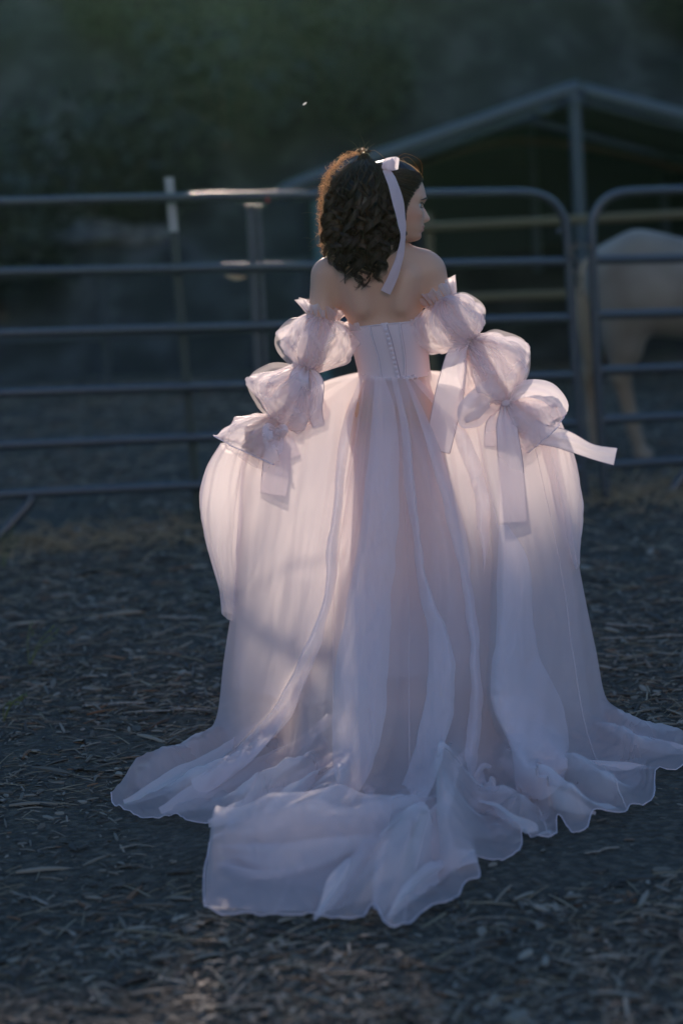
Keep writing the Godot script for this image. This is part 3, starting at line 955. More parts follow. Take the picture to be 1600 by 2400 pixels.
func build_body() -> void:
	var b := Buf.new()
	var bd := Body.new()
	var q := func(x: float, y: float, z: float) -> Vector3: return w(x, y, z)
	# neck, shoulders, trunk
	bd.cap(q.call(900, 545, -0.012), q.call(892, 620, -0.004), 0.050, 0.060, 1.0, 0.03)
	bd.cap(q.call(893, 596, 0.0), q.call(806, 626, 0.004), 0.040, 0.036, 0.9, 0.05)
	bd.cap(q.call(893, 592, 0.0), q.call(980, 616, 0.004), 0.040, 0.036, 0.9, 0.05)
	bd.cap(q.call(782, 644, 0.0), q.call(996, 634, 0.0), 0.050, 0.050, 0.95, 0.04)
	bd.cap(q.call(852, 690, -0.010), q.call(929, 686, -0.010), 0.078, 0.078, 1.0, 0.05)
	bd.cap(q.call(872, 780, -0.008), q.call(946, 776, -0.008), 0.058, 0.058, 1.1, 0.06)
	bd.cap(q.call(892, 862, -0.004), q.call(956, 858, -0.004), 0.050, 0.050, 1.15, 0.05)
	bd.cap(q.call(884, 975, 0.0), q.call(960, 971, 0.0), 0.088, 0.088, 1.0, 0.06)
	# shoulder blades and the furrow of the spine
	bd.cap(q.call(832, 655, 0.050), q.call(848, 720, 0.056), 0.030, 0.024, 1.0, 0.03)
	bd.cap(q.call(952, 650, 0.050), q.call(936, 714, 0.056), 0.030, 0.024, 1.0, 0.03)
	bd.cap(q.call(890, 610, 0.098), q.call(900, 770, 0.094), 0.023, 0.023, 1.0, 0.035, true)
	# arms: left down to the bunched skirt, right out to the bow
	bd.cap(q.call(763, 646, 0.0), q.call(752, 740, 0.008), 0.041, 0.037, 1.0, 0.03)
	bd.cap(q.call(752, 740, 0.008), q.call(722, 852, 0.022), 0.037, 0.031, 1.0, 0.02)
	bd.cap(q.call(722, 852, 0.022), q.call(640, 984, 0.055), 0.033, 0.023, 1.0, 0.02)
	bd.cap(q.call(1008, 640, 0.0), q.call(1030, 700, 0.006), 0.041, 0.037, 1.0, 0.03)
	bd.cap(q.call(1030, 700, 0.006), q.call(1096, 800, 0.02), 0.037, 0.031, 1.0, 0.02)
	bd.cap(q.call(1096, 800, 0.02), q.call(1188, 940, 0.05), 0.033, 0.023, 1.0, 0.02)
	# legs under the gown
	for s in [[-1, 885, 0.0], [1, 958, -0.02]]:
		var x: float = s[1]
		var z: float = s[2]
		bd.cap(q.call(x, 985, z), q.call(x + 6, 1330, z - 0.01), 0.082, 0.052, 1.0, 0.04)
		bd.cap(q.call(x + 6, 1330, z - 0.01), q.call(x + 12, 1670, z + 0.01), 0.053, 0.034, 1.0, 0.03)
		var heel: Vector3 = q.call(x + 12, 1680, z + 0.02)
		bd.cap(Vector3(heel.x, 0.045, heel.z), Vector3(heel.x + 0.02, 0.03, heel.z - 0.17), 0.036, 0.026, 1.0, 0.03)
		bd.cap(q.call(x + 12, 1640, z + 0.01), Vector3(heel.x, 0.06, heel.z), 0.036, 0.036, 1.0, 0.03)
	bd.into(b, 0.0095)
	# hands closing on the bunched cloth, each on a fine grid of its own
	for s in [[Vector3(640, 984, 0.055), Vector3(600, 1042, 0.075), 1.0], [Vector3(1188, 940, 0.05), Vector3(1232, 992, 0.07), -1.0]]:
		var hb := Body.new()
		var a := w(s[0].x, s[0].y, s[0].z)
		var c := w(s[1].x, s[1].y, s[1].z)
		var d := (c - a).normalized()
		var sd: Vector3 = Vector3(0, 0, 1).cross(d).normalized() * s[2]
		var nz := d.cross(sd).normalized()
		hb.cap(a - d * 0.01, a + d * 0.03, 0.023, 0.024, 1.0, 0.02)
		hb.cap(a + d * 0.03 - sd * 0.014, a + d * 0.078 - sd * 0.026, 0.016, 0.013, 1.0, 0.02)
		hb.cap(a + d * 0.03 + sd * 0.014, a + d * 0.078 + sd * 0.026, 0.016, 0.013, 1.0, 0.02)
		hb.cap(a + d * 0.03, a + d * 0.082, 0.018, 0.014, 1.0, 0.02)
		for k in 4:
			var r: Vector3 = a + d * 0.080 + sd * (-0.029 + 0.0193 * k)
			var l: float = [0.034, 0.040, 0.038, 0.030][k]
			var k1: Vector3 = r + d * l * 0.85 + nz * l * 0.35
			var k2: Vector3 = k1 + d * l * 0.1 + nz * l * 0.75
			var k3: Vector3 = k2 - d * l * 0.45 + nz * l * 0.28
			hb.cap(r, k1, 0.0088, 0.0080, 1.0, 0.006)
			hb.cap(k1, k2, 0.0080, 0.0074, 1.0, 0.004)
			hb.cap(k2, k3, 0.0074, 0.0066, 1.0, 0.004)
		var t0: Vector3 = a + d * 0.035 - sd * 0.024
		var t1: Vector3 = t0 + d * 0.030 - sd * 0.020 + nz * 0.016
		hb.cap(t0, t1, 0.0115, 0.0098, 1.0, 0.012)
		hb.cap(t1, t1 + d * 0.018 + nz * 0.022 + sd * 0.006, 0.0098, 0.0082, 1.0, 0.005)
		hb.into(b, 0.0038)
	for k in b.v.size(): b.c.append(Color(1, 1, 1))
	# head
	var nth := 128
	var ny := 130
	var pts := PackedVector3Array()
	var cols := PackedColorArray()
	for j in ny:
		var y := 378.2 + (570.0 - 378.2) * (0.5 - 0.5 * cos(PI * (0.02 + 0.97 * j / (ny - 1)))) if j < 0 else 378.2 + (570.0 - 378.2) * float(j) / (ny - 1)
		for i in nth:
			var t := TAU * i / nth
			t = t - 0.42 * sin(t)       # more columns towards the face
			var l := head_local(t, y)
			pts.append(head_at(l))
			var c := Color(1, 1, 1)
			if l.x > 40.0 and absf(l.z) < 21.0:
				var lip := exp(-pow((y - 535.5) / 4.6, 4.0)) * exp(-pow(l.z / 17.0, 4.0))
				c = c.lerp(Color(0.78, 0.42, 0.42), lip)
			if l.x > 20.0:
				var blush := exp(-pow((absf(l.z) - 46.0) / 16.0, 2.0) - pow((y - 512.0) / 17.0, 2.0))
				c = c.lerp(Color(1.05, 0.72, 0.66), blush * 0.55)
			cols.append(c)
	b.grid(nth, ny, pts, true)
	b.c.append_array(cols)
	# ear
	var ear := []
	for k in 14:
		var a := -0.6 + 4.2 * k / 13.0
		ear.append(head_at(Vector3(-4.0 + 11.0 * cos(a), 492.0 - 17.0 * sin(a), 61.0 + 3.0 * sin(a))))
	var n0 := b.v.size()
	b.tube(smooth_path(ear, 26), [0.0052], 8)
	for k in b.v.size() - n0: b.c.append(Color(1, 1, 1))
	var skin := mat("skin", Color(0.58, 0.335, 0.225), 0.43)
	skin.vertex_color_use_as_albedo = true
	skin.subsurf_scatter_enabled = true
	skin.subsurf_scatter_strength = 0.12
	skin.metallic_specular = 0.42
	skin.rim_enabled = true
	skin.rim = 0.35
	node("body", b.mesh(), skin, who)
	# brows, lashes, eyes
	var dark := mat("brow_hair", Color(0.030, 0.020, 0.015), 0.6)
	var white := mat("eye_white", Color(0.55, 0.52, 0.50), 0.25)
	for s in [1.0, -1.0]:
		var e := Buf.new()
		e.ball(head_at(Vector3(60.5, 484.5, 24.0 * s)), Vector3.ONE * 0.0128, 14, 10)
		var iris := Buf.new()
		iris.ball(head_at(Vector3(67.5, 484.5, 23.0 * s)), Vector3.ONE * 0.0055, 10, 8)
		var en := node("eye", e.mesh(), white, who)
		node("iris", iris.mesh(), dark, en)
		var br := []
		for k in 8:
			var t := k / 7.0
			var zz := lerpf(9.0, 42.0, t)
			var yy := 471.0 - 4.0 * sin(PI * minf(t * 1.1, 1.0)) + 3.0 * t * t
			var th := asin(clampf(pow(zz / table(HW, yy), 1.0 / 0.9), 0.0, 0.999))
			br.append(head_at(head_local(th * s, yy, 0.8)))
		var bb := Buf.new()
		bb.tube(smooth_path(br, 18), [0.0016, 0.0026, 0.0030, 0.0031, 0.0031, 0.0031, 0.003, 0.003, 0.0029, 0.0028, 0.0026, 0.0025, 0.0023, 0.002, 0.0018, 0.0015, 0.0012, 0.0006], 6)
		node("eyebrow", bb.mesh(), dark, who)
		for v in [[481.0, 0.0016], [488.5, 0.0009]]:
			var ls := []
			for k in 7:
				var zz := lerpf(13.0, 37.0, k / 6.0)
				var yy: float = v[0] + (-2.2 if v[0] < 485.0 else 1.2) * sin(PI * k / 6.0)
				var th := asin(clampf(pow(zz / table(HW, yy), 1.0 / 0.9), 0.0, 0.999))
				ls.append(head_at(head_local(th * s, yy, 2.6)))
			var lb := Buf.new()
			lb.tube(smooth_path(ls, 12), [v[1]], 5)
			node("eyelash", lb.mesh(), dark, who)

# --- hair
func strand(b: Buf, pts: PackedVector3Array, r: float, tone: Color) -> void:
	var n := pts.size()
	var base := b.v.size()
	var t := (pts[1] - pts[0]).normalized()
	var side := t.cross(Vector3(0.3, 0.2, 1.0)).normalized()
	for i in n:
		t = (pts[mini(i + 1, n - 1)] - pts[maxi(i - 1, 0)]).normalized()
		side = (side - t * side.dot(t)).normalized()
		var o := t.cross(side)
		var k := r * (1.0 if i < n * 0.75 else lerpf(1.0, 0.25, (i - n * 0.75) / (n * 0.25)))
		b.v.append(pts[i] + side * k)
		b.v.append(pts[i] - side * k * 0.5 + o * k * 0.87)
		b.v.append(pts[i] - side * k * 0.5 - o * k * 0.87)
		b.c.append(tone); b.c.append(tone); b.c.append(tone)
	for i in n - 1:
		for k in 3:
			var k2 := (k + 1) % 3
			b.quad(base + i * 3 + k, base + i * 3 + k2, base + (i + 1) * 3 + k2, base + (i + 1) * 3 + k)

func build_hair() -> void:
	var g := RandomNumberGenerator.new()
	g.seed = 2024
	var b := Buf.new()
	var tone := func() -> Color:
		var t := g.randf()
		return Color(0.036, 0.0190, 0.0100).lerp(Color(0.135, 0.070, 0.034), t * t)
	var crown := w(852, 358, 0.0)
	# scalp: combed back smooth from the hairline
	var line := [405.0, 80.0, 418.0, 75.0, 424.0, 70.0, 444.0, 57.0, 461.0, 45.0, 472.0, 38.0, 500.0, 28.0, 530.0, 14.0, 560.0, -10.0]
	var nth := 120
	var ny := 70
	var pts := PackedVector3Array()
	var ok := PackedByteArray()
	for j in ny:
		var y := 378.2 + 172.0 * j / (ny - 1)
		for i in nth:
			var l := head_local(TAU * i / nth, y, 4.5 + 1.2 * noise.get_noise_2d(i * 30.0, y * 3.0))
			pts.append(head_at(l))
			ok.append(1 if (y < 408.0 or l.x < table(line, y) + 2.0) else 0)
	var base := b.v.size()
	b.v.append_array(pts)
	for k in pts.size(): b.c.append(Color(0.030, 0.019, 0.012))
	for j in ny - 1:
		for i in nth:
			var i2 := (i + 1) % nth
			if ok[j * nth + i] and ok[j * nth + i2] and ok[(j + 1) * nth + i] and ok[(j + 1) * nth + i2]:
				b.quad(base + j * nth + i, base + j * nth + i2, base + (j + 1) * nth + i2, base + (j + 1) * nth + i)
	for k in 620:     # fine combed strands over it
		var side := 1.0 if g.randf() < 0.72 else -1.0
		var y := lerpf(408.0, 520.0, pow(g.randf(), 1.2))
		var xl := table(line, y) + g.randf_range(-3.0, 3.0)
		var f := table(HY, y)
		var c := clampf(pow(clampf(xl / f, 0.0, 1.0), 1.0 / 0.82), 0.0, 0.9999)
		var th := acos(c)
		var p := PackedVector3Array()
		var n := 18
		var yc := lerpf(386.0, 400.0, g.randf())
		for i in n:
			var t := i / (n - 1.0)
			var tt := lerpf(th, PI * 0.80, t)
			var yy := lerpf(y, yc, pow(t, 1.15)) + 5.0 * sin(PI * t)
			var l := head_local(tt * side, clampf(yy, 380.0, 560.0), 5.2 + g.randf() * 0.5 + 3.0 * t)
			p.append(head_at(l))
		strand(b, p, 0.0008, tone.call())
	for k in 260:     # the gathered peak on the crown
		var a := g.randf() * TAU
		var rr := g.randf_range(18.0, 52.0)
		var s0 := w(853 + rr * cos(a), 392 + g.randf() * 12.0, 0.045 * sin(a))
		var e := crown + Vector3(g.randfn() * 0.004, g.randfn() * 0.004 - 0.003, g.randfn() * 0.004)
		strand(b, smooth_path([s0, s0.lerp(e, 0.5) + Vector3(0, -0.006, 0), e, e + Vector3(g.randfn() * 0.01, 0.004, g.randfn() * 0.01)], 12), 0.0009, tone.call())
	# hanging ringlets
	var core := Buf.new()
	var cp := PackedVector3Array()
	for j in 15:
		for i in 20:
			var a := TAU * i / 20.0
			var t := j / 14.0
			var rad := pow(sin(PI * clampf(t * 0.97 + 0.015, 0.0, 1.0)), 0.55)
			cp.append(w(850 + 66.0 * rad * cos(a) - 2.0 + 14.0 * t, lerpf(376.0, 640.0, t), 0.034 + (0.066 * rad) * sin(a)))
	core.grid(20, 15, cp, true)
	var cb := b.v.size()
	b.v.append_array(core.v)
	for k in core.f: b.f.append(k + cb)
	for k in core.v.size(): b.c.append(Color(0.022, 0.014, 0.009))
	for k in 170:
		var a := lerpf(-1.0, 1.0, (k % 34 + g.randf()) / 34.0)
		var layer := int(k / 34)
		var zl: float = lerpf(0.108, -0.055, layer / 4.0) + g.randf_range(-0.012, 0.012)
		zl = 0.03 + (zl - 0.03) * sqrt(maxf(0.0, 1.0 - 0.72 * a * a))
		var s0 := w(854 + a * 40.0, 372 + absf(a) * 12.0 + g.randf() * 6.0, 0.02 + (zl - 0.02) * 0.5)
		var right := maxf(a, 0.0)
		var y_end := 684.0 - 78.0 * pow(absf(a + 0.10), 1.5) - (pow(g.randf(), 1.6) * 95.0 if layer < 3 else g.randf() * 120.0)
		if a > 0.55: y_end = minf(y_end, 646.0 - (a - 0.55) * 170.0 + g.randf() * 15.0)
		var m1 := w(852 + a * (75.0 + 5.0 * g.randf()), 400 + 34.0 * absf(a), zl * 0.95)
		var m2 := w(851 + a * 81.0 + g.randfn() * 4.0, 490 + 20.0 * g.randf(), zl + 0.004)
		var e := w(854 + a * (77.0 - right * 2.0) + (10.0 if absf(a) < 0.4 else 0.0) + g.randfn() * 5.0, y_end, zl + 0.014)
		var m3 := m2.lerp(e, 0.55) + Vector3(a * 0.008, 0, 0)
		var n := 76
		var path := smooth_path([s0, m1, m2, m3, e], n)
		var ph := g.randf() * TAU
		var turns := g.randf_range(4.8, 6.8) * (1.0 if g.randf() < 0.5 else -1.0)
		var rad := g.randf_range(0.0115, 0.0165)
		var base_t: Color = tone.call()
		var ns := 15
		for st in ns:
			var so := (st / (ns - 1.0) - 0.5)
			var p := PackedVector3Array()
			var jit := g.randf_range(0.95, 1.05)
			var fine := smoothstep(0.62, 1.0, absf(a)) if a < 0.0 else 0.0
			var stop := n - (g.randi() % 6)
			for i in stop:
				var t := i / (n - 1.0)
				var grow := smoothstep(0.14, 0.50, t)
				var an := ph + turns * TAU * maxf(t - 0.12, 0.0) + so * 0.36 * (0.5 + grow)
				var r := rad * grow * jit * (1.0 - 0.35 * smoothstep(0.85, 1.0, t)) + 0.0022
				var off := Vector3(cos(an), 0.35 * sin(an * 1.0 + 0.8) * grow, sin(an)) * r
				off += Vector3(0, so * 0.013 * grow, 0)
				p.append(path[i] + off)
			strand(b, p, g.randf_range(0.0009, 0.0014) * (1.0 - 0.35 * fine), base_t.lerp(tone.call(), 0.45).lerp(Color(0.21, 0.115, 0.052), fine * 0.55))  # outer left strands lightened, the sunlit rim put into their colour
	# loose curls by the ear
	for k in 9:
		var p := PackedVector3Array()
		var s0 := w(916 + g.randf() * 22.0, 470 + g.randf() * 30.0, 0.088)
		var e := w(928 + g.randf() * 24.0 - 4.0, 562 + g.randf() * 16.0, 0.100)
		var ph := g.randf() * TAU
		for st in 8:
			p = PackedVector3Array()
			for i in 40:
				var t := i / 39.0
				var an := ph + t * TAU * 2.6 + st * 0.13
				p.append(s0.lerp(e, t) + Vector3(cos(an), 0.3 * sin(an), sin(an)) * (0.012 * smoothstep(0.1, 0.6, t)))
			strand(b, p, 0.0008, tone.call())
	# flyaways that catch the sun
	for k in 120:
		var a := lerpf(-2.6, 0.2, g.randf())
		var s0: Vector3
		var out: Vector3
		if k < 120:
			var t := g.randf()
			s0 = w(lerpf(765, 850, t) + g.randfn() * 4.0, lerpf(470, 366, pow(t, 0.7)), g.randf_range(-0.04, 0.06))
			out = Vector3(-0.8 + t, 0.35 + t * 0.5, 0)
			if k % 3 == 0:
				s0 = w(762 + g.randf() * 8.0, g.randf_range(470, 595), g.randf_range(-0.03, 0.06))
				out = Vector3(-1.0, g.randf_range(-0.4, 0.5), 0)
		else:
			var t := g.randf()
			s0 = head_at(head_local(g.randf_range(-0.3, 0.3) + (PI if t < 0.4 else 0.0), lerpf(384.0, 425.0, g.randf()), 4.0))
			out = Vector3(0.5 if t > 0.4 else -0.3, 0.9, 0)
		var l := g.randf_range(0.014, 0.045)
		var curl := g.randf_range(-1.0, 1.0)
		var p := []
		var pos := s0
		var dir := out.normalized()
		for i in 9:
			p.append(pos)
			pos += dir * l / 5.0
			dir = dir.rotated(Vector3.BACK, curl * 0.55).normalized() + Vector3(g.randfn(), g.randfn(), g.randfn()) * 0.06
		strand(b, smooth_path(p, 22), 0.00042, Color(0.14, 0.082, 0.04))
	var hair_mesh := b
	b = Buf.new()
	# frizz standing off the curls all round, thin, with the sunlit rim glow put into its pale gold
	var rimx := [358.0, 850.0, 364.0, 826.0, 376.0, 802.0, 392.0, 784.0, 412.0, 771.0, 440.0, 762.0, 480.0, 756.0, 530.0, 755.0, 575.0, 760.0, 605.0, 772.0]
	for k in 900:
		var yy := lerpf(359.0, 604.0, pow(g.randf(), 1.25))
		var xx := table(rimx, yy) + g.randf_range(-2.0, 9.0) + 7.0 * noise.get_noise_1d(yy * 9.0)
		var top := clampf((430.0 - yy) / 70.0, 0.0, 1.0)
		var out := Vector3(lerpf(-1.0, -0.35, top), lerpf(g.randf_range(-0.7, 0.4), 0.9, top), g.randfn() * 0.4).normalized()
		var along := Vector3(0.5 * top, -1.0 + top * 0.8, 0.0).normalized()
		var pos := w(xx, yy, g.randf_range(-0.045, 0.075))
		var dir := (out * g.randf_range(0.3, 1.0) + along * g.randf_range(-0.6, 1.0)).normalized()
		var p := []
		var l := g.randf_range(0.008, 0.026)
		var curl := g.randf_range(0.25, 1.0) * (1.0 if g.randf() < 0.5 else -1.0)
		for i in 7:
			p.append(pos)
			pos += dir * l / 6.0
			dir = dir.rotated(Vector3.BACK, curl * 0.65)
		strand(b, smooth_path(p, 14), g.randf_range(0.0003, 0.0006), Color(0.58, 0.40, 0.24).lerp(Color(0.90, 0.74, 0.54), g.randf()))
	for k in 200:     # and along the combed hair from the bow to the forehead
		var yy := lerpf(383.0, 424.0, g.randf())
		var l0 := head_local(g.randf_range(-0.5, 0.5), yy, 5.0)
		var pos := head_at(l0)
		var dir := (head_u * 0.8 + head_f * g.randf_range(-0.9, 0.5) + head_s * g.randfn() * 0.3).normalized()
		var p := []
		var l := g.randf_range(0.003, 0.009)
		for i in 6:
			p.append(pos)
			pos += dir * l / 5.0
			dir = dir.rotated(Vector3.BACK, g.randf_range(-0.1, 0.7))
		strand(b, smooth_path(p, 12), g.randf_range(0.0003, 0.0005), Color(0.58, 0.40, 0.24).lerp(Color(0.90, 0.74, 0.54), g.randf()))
	# the two long stray hairs over the forehead
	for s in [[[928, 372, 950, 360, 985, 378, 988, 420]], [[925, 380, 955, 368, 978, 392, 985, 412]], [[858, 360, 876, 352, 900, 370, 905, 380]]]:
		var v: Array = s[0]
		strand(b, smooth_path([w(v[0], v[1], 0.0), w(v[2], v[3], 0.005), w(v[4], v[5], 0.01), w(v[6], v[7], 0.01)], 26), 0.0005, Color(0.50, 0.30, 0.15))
	var hm := mat("hair", Color(1, 1, 1), 0.30)
	hm.vertex_color_use_as_albedo = true
	hm.metallic_specular = 0.55
	hm.backlight_enabled = true
	hm.backlight = Color(0.9, 0.75, 0.55).linear_to_srgb()
	var hn := node("hair", hair_mesh.mesh(), hm, who)
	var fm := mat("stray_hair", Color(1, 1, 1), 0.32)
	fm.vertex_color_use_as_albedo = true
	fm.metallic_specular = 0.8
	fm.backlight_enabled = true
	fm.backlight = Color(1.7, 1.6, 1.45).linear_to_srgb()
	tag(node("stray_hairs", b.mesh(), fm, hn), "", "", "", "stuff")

# --- cloth pieces
var strip_edges := []
func strip(b: Buf, pts: Array, hw: Array, n := 34, m := 9, pleat := 0.006, seed_ := 1, twist := 0.0) -> void:
	# a ribbon: [px, py, z] down its middle, half widths in photo pixels
	var p := []
	for q in pts: p.append(w(q[0], q[1], q[2]))
	var path := smooth_path(p, n)
	var g := PackedVector3Array()
	for j in n:
		var t := j / (n - 1.0)
		var tg := (path[mini(j + 1, n - 1)] - path[maxi(j - 1, 0)]).normalized()
		var sd := tg.cross(Vector3(0, 0, 1)).normalized()
		if sd.length() < 0.5: sd = Vector3.RIGHT
		sd = sd.rotated(tg, twist * sin(t * 3.0 + seed_))
		var nn := sd.cross(tg)
		var f := t * (hw.size() - 1)
		var k := mini(int(f), hw.size() - 2)
		var half: float = lerpf(hw[k], hw[k + 1], smoothstep(0.0, 1.0, f - k)) / 820.0
		for i in m:
			var s := i / (m - 1.0) * 2.0 - 1.0
			var bend := -0.16 * half * s * s + pleat * exp(-t * 3.0) * cos(s * 7.0 + seed_) + 0.004 * noise.get_noise_2d(s * 90.0 + seed_ * 37.0, t * 260.0)
			g.append(path[j] + sd * half * s + nn * bend)
	var first := b.grid(m, n, g)
	strip_edges = []
	for i in [0, m - 1]:
		var e := PackedVector3Array()
		for j in n: e.append(b.v[first + j * m + i])
		strip_edges.append(e)
	var e2 := PackedVector3Array()
	for i in m: e2.append(b.v[first + (n - 1) * m + i])
	strip_edges.append(e2)

func rings(b: Buf, rows: Array, seed_: int, lobes: float, pleats: int, pleat_amp: float, nt := 84, per := 9, open_end := false) -> void:
	# a gathered tube: rows of [left px, py, right px, py, z, depth]
	var lk := []
	var rk := []
	var zk := []
	for k in rows.size():
		var q: Array = rows[k]
		lk.append([float(k), w(q[0], q[1], q[4])])
		rk.append([float(k), w(q[2], q[3], q[4])])
		zk.append_array([float(k), q[5]])
	var nj := (rows.size() - 1) * per + 1
	var pts := PackedVector3Array()
	for j in nj:
		var u := float(j) / per
		var l := keyed(lk, u)
		var r := keyed(rk, u)
		var dz := table(zk, u)
		var c := (l + r) * 0.5
		var hx := (r - l) * 0.5
		var t := u / (rows.size() - 1)
		var puff := sin(PI * clampf(t, 0.0, 1.0)) if not open_end else smoothstep(0.0, 0.5, t)
		for i in nt:
			var a := TAU * i / nt
			var ca := cos(a)
			var sa := sin(a)
			var q3 := Vector3(ca * 84.0, sa * 84.0, t * 125.0 + seed_ * 41.0)
			var bil := absf(noise.get_noise_3d(q3.x, q3.y, q3.z))
			var bil2 := absf(noise.get_noise_3d(q3.x * 2.3 + 50.0, q3.y * 2.3, q3.z * 2.0))
			var f := 1.0 + lobes * puff * (bil * 2.4 - 0.52) + lobes * 0.45 * puff * (bil2 * 2.2 - 0.35)
			f += pleat_amp * (1.0 - 0.72 * puff) * cos(pleats * a + 2.5 * noise.get_noise_2d(a * 40.0, seed_ * 9.0)) * (1.0 if not open_end else exp(-t * 1.3))
			pts.append(c + (hx * ca + Vector3(0, 0, dz) * sa) * f)
	b.grid(nt, nj, pts, true)

func edge_tube(b: Buf, m: Buf, first: int, count: int, step: int, r: float, closed := true) -> void:
	var p := PackedVector3Array()
	for i in count: p.append(m.v[first + i * step])
	if closed: p.append(p[0])
	b.tube(p, [r], 5, false)

func build_corset(o: Node3D, satin: Material, thread: Material, organza: Material) -> void:
	var rows := [[758, 812, 994, 0.092], [775, 815, 999, 0.091], [800, 821, 1003, 0.088], [825, 827, 1004, 0.084], [850, 833, 1006, 0.081], [872, 838, 1008, 0.080], [884, 840, 1009, 0.081]]
	var lk := []
	for k in rows.size(): lk.append([float(rows[k][0]), Vector3(rows[k][1], rows[k][2], rows[k][3])])
	var nt := 120
	var nj := 40
	var pt := func(a: float, t: float, grow: float) -> Vector3:
		# t 0 at the top edge, which dips and rises round the back
		var back := maxf(sin(a), 0.0)
		var top := 757.0 - 9.0 * cos(a) * 1.0 + 2.0 * cos(2.0 * a)
		var y := lerpf(top, 884.0 - 6.0 * cos(a), t)
		var r := keyed(lk, clampf(y, 758.0, 884.0))
		var c := w((r.x + r.y) * 0.5, y, -0.002)
		var h := (w(r.y, y, 0.0) - w(r.x, y, 0.0)) * 0.5
		var sq := Vector3(0, 0, r.z + grow)
		var wr := 0.0012 * noise.get_noise_2d(a * 130.0, t * 420.0)
		return c + h * (1.0 + grow / 0.11 + wr * 6.0) * cos(a) + sq * sin(a)
	var b := Buf.new()
	var pts := PackedVector3Array()
	for j in nj:
		for i in nt: pts.append(pt.call(TAU * i / nt, j / (nj - 1.0), 0.0))
	b.grid(nt, nj, pts, true)
	node("bodice", b.mesh(), satin, o)
	# boning seams, the placket and its covered buttons
	for s in [[1.98, 1.93], [1.18, 1.27]]:
		b = Buf.new()
		var p := PackedVector3Array()
		for k in 16: p.append(pt.call(lerpf(s[0], s[1], k / 15.0) + 0.02 * sin(k * 0.5), k / 15.0, 0.0008))
		b.tube(p, [0.0011], 6)
		node("seam", b.mesh(), thread, o)
		b = Buf.new()
		var p2 := PackedVector3Array()
		for k in 16: p2.append(pt.call(lerpf(s[0], s[1], k / 15.0) + 0.02 * sin(k * 0.5) + 0.035, k / 15.0, 0.0002))
		b.tube(p2, [0.0034], 8)
		node("boning", b.mesh(), satin, o)
	b = Buf.new()
	var pk := PackedVector3Array()
	for j in 22:
		var t := j / 21.0
		for i in 6:
			var a := lerpf(1.62, 1.50, t) + (i / 5.0 - 0.5) * 0.17
			pk.append(pt.call(a, t * 1.04 - 0.03, 0.0030 * sin(PI * i / 5.0) + 0.0012))
	b.grid(6, 22, pk)
	node("placket", b.mesh(), satin, o)
	b = Buf.new()
	var pe := PackedVector3Array()
	for k in 16: pe.append(pt.call(lerpf(1.55, 1.425, k / 15.0), k / 15.0, 0.0024))
	b.tube(pe, [0.0017], 6)
	node("placket_edge", b.mesh(), thread, o)
	for k in 11:
		var t := 0.10 + 0.86 * k / 10.0
		b = Buf.new()
		b.ball(pt.call(lerpf(1.62, 1.50, t), t, 0.0065), Vector3(0.0052, 0.0052, 0.0042), 10, 7)
		node("button", b.mesh(), satin, o)
	for a in [2.22, 2.12, 2.02, 1.95, 1.84, 1.74, 1.66, 1.36, 1.28, 1.20, 1.12, 1.05, 0.98]:
		b = Buf.new()
		b.ball(pt.call(a, 0.985 + 0.012 * sin(a * 40.0), 0.0055), Vector3.ONE * (0.0050 + 0.0012 * sin(a * 70.0)), 10, 7)
		node("waist_button", b.mesh(), satin, o)
	# gathered frill where the sleeves join the top edge
	for range_ in [[2.25, 3.75], [-0.65, 0.95]]:
		b = Buf.new()
		var fr := PackedVector3Array()
		for j in 6:
			for i in 120:
				var a := lerpf(range_[0], range_[1], i / 119.0)
				var h := j / 5.0
				fr.append(pt.call(a, 0.06 - 0.13 * h, 0.004 + h * (0.007 + 0.007 * sin(i * 0.62 + sin(i * 0.13) * 2.0)) + 0.002 * sin(i * 1.7)) + Vector3(0, 0.003 * h * sin(i * 0.31), 0))
		b.grid(120, 6, fr)
		node("frill", b.mesh(), organza, o)
	# narrow facing along the top edge
	b = Buf.new()
	var tp := PackedVector3Array()
	for i in nt + 1: tp.append(pt.call(TAU * i / nt, 0.0, 0.0005))
	b.tube(tp, [0.0022], 6, false)
	node("top_edge", b.mesh(), satin, o)

# --- skirt
var gx := []       # ground folds: polyline points, height, width, lean

func ground_fold(x: float, z: float) -> Vector3:   # lift and lean of the cloth lying on the ground
	var out := Vector3.ZERO
	for r in gx:
		var best := 1e9
		var p: Array = r[0]
		var bt := 0.0
		for k in p.size() - 1:
			var a: Vector2 = p[k]
			var d: Vector2 = p[k + 1] - a
			var h := clampf((Vector2(x, z) - a).dot(d) / d.length_squared(), 0.0, 1.0)
			var e := (a + d * h - Vector2(x, z))
			var l := e.length()
			if l < best:
				best = l
				bt = (k + h) / (p.size() - 1)
		var wd: float = r[2]
		var gsn: float = exp(-best * best / (wd * wd)) * r[1] * (0.35 + 0.65 * sin(PI * clampf(bt * 0.9 + 0.05, 0.0, 1.0)))
		out.y += gsn
		out.x += gsn * r[3].x
		out.z += gsn * r[3].y
	return out

func panel(px: float, py: float, le: Array, ri: Array, wl: float, wr: float) -> float:
	var l := table(le, py)
	var r := table(ri, py)
	return smoothstep(-wl, wl, px - l) * smoothstep(-wr, wr, r - px)

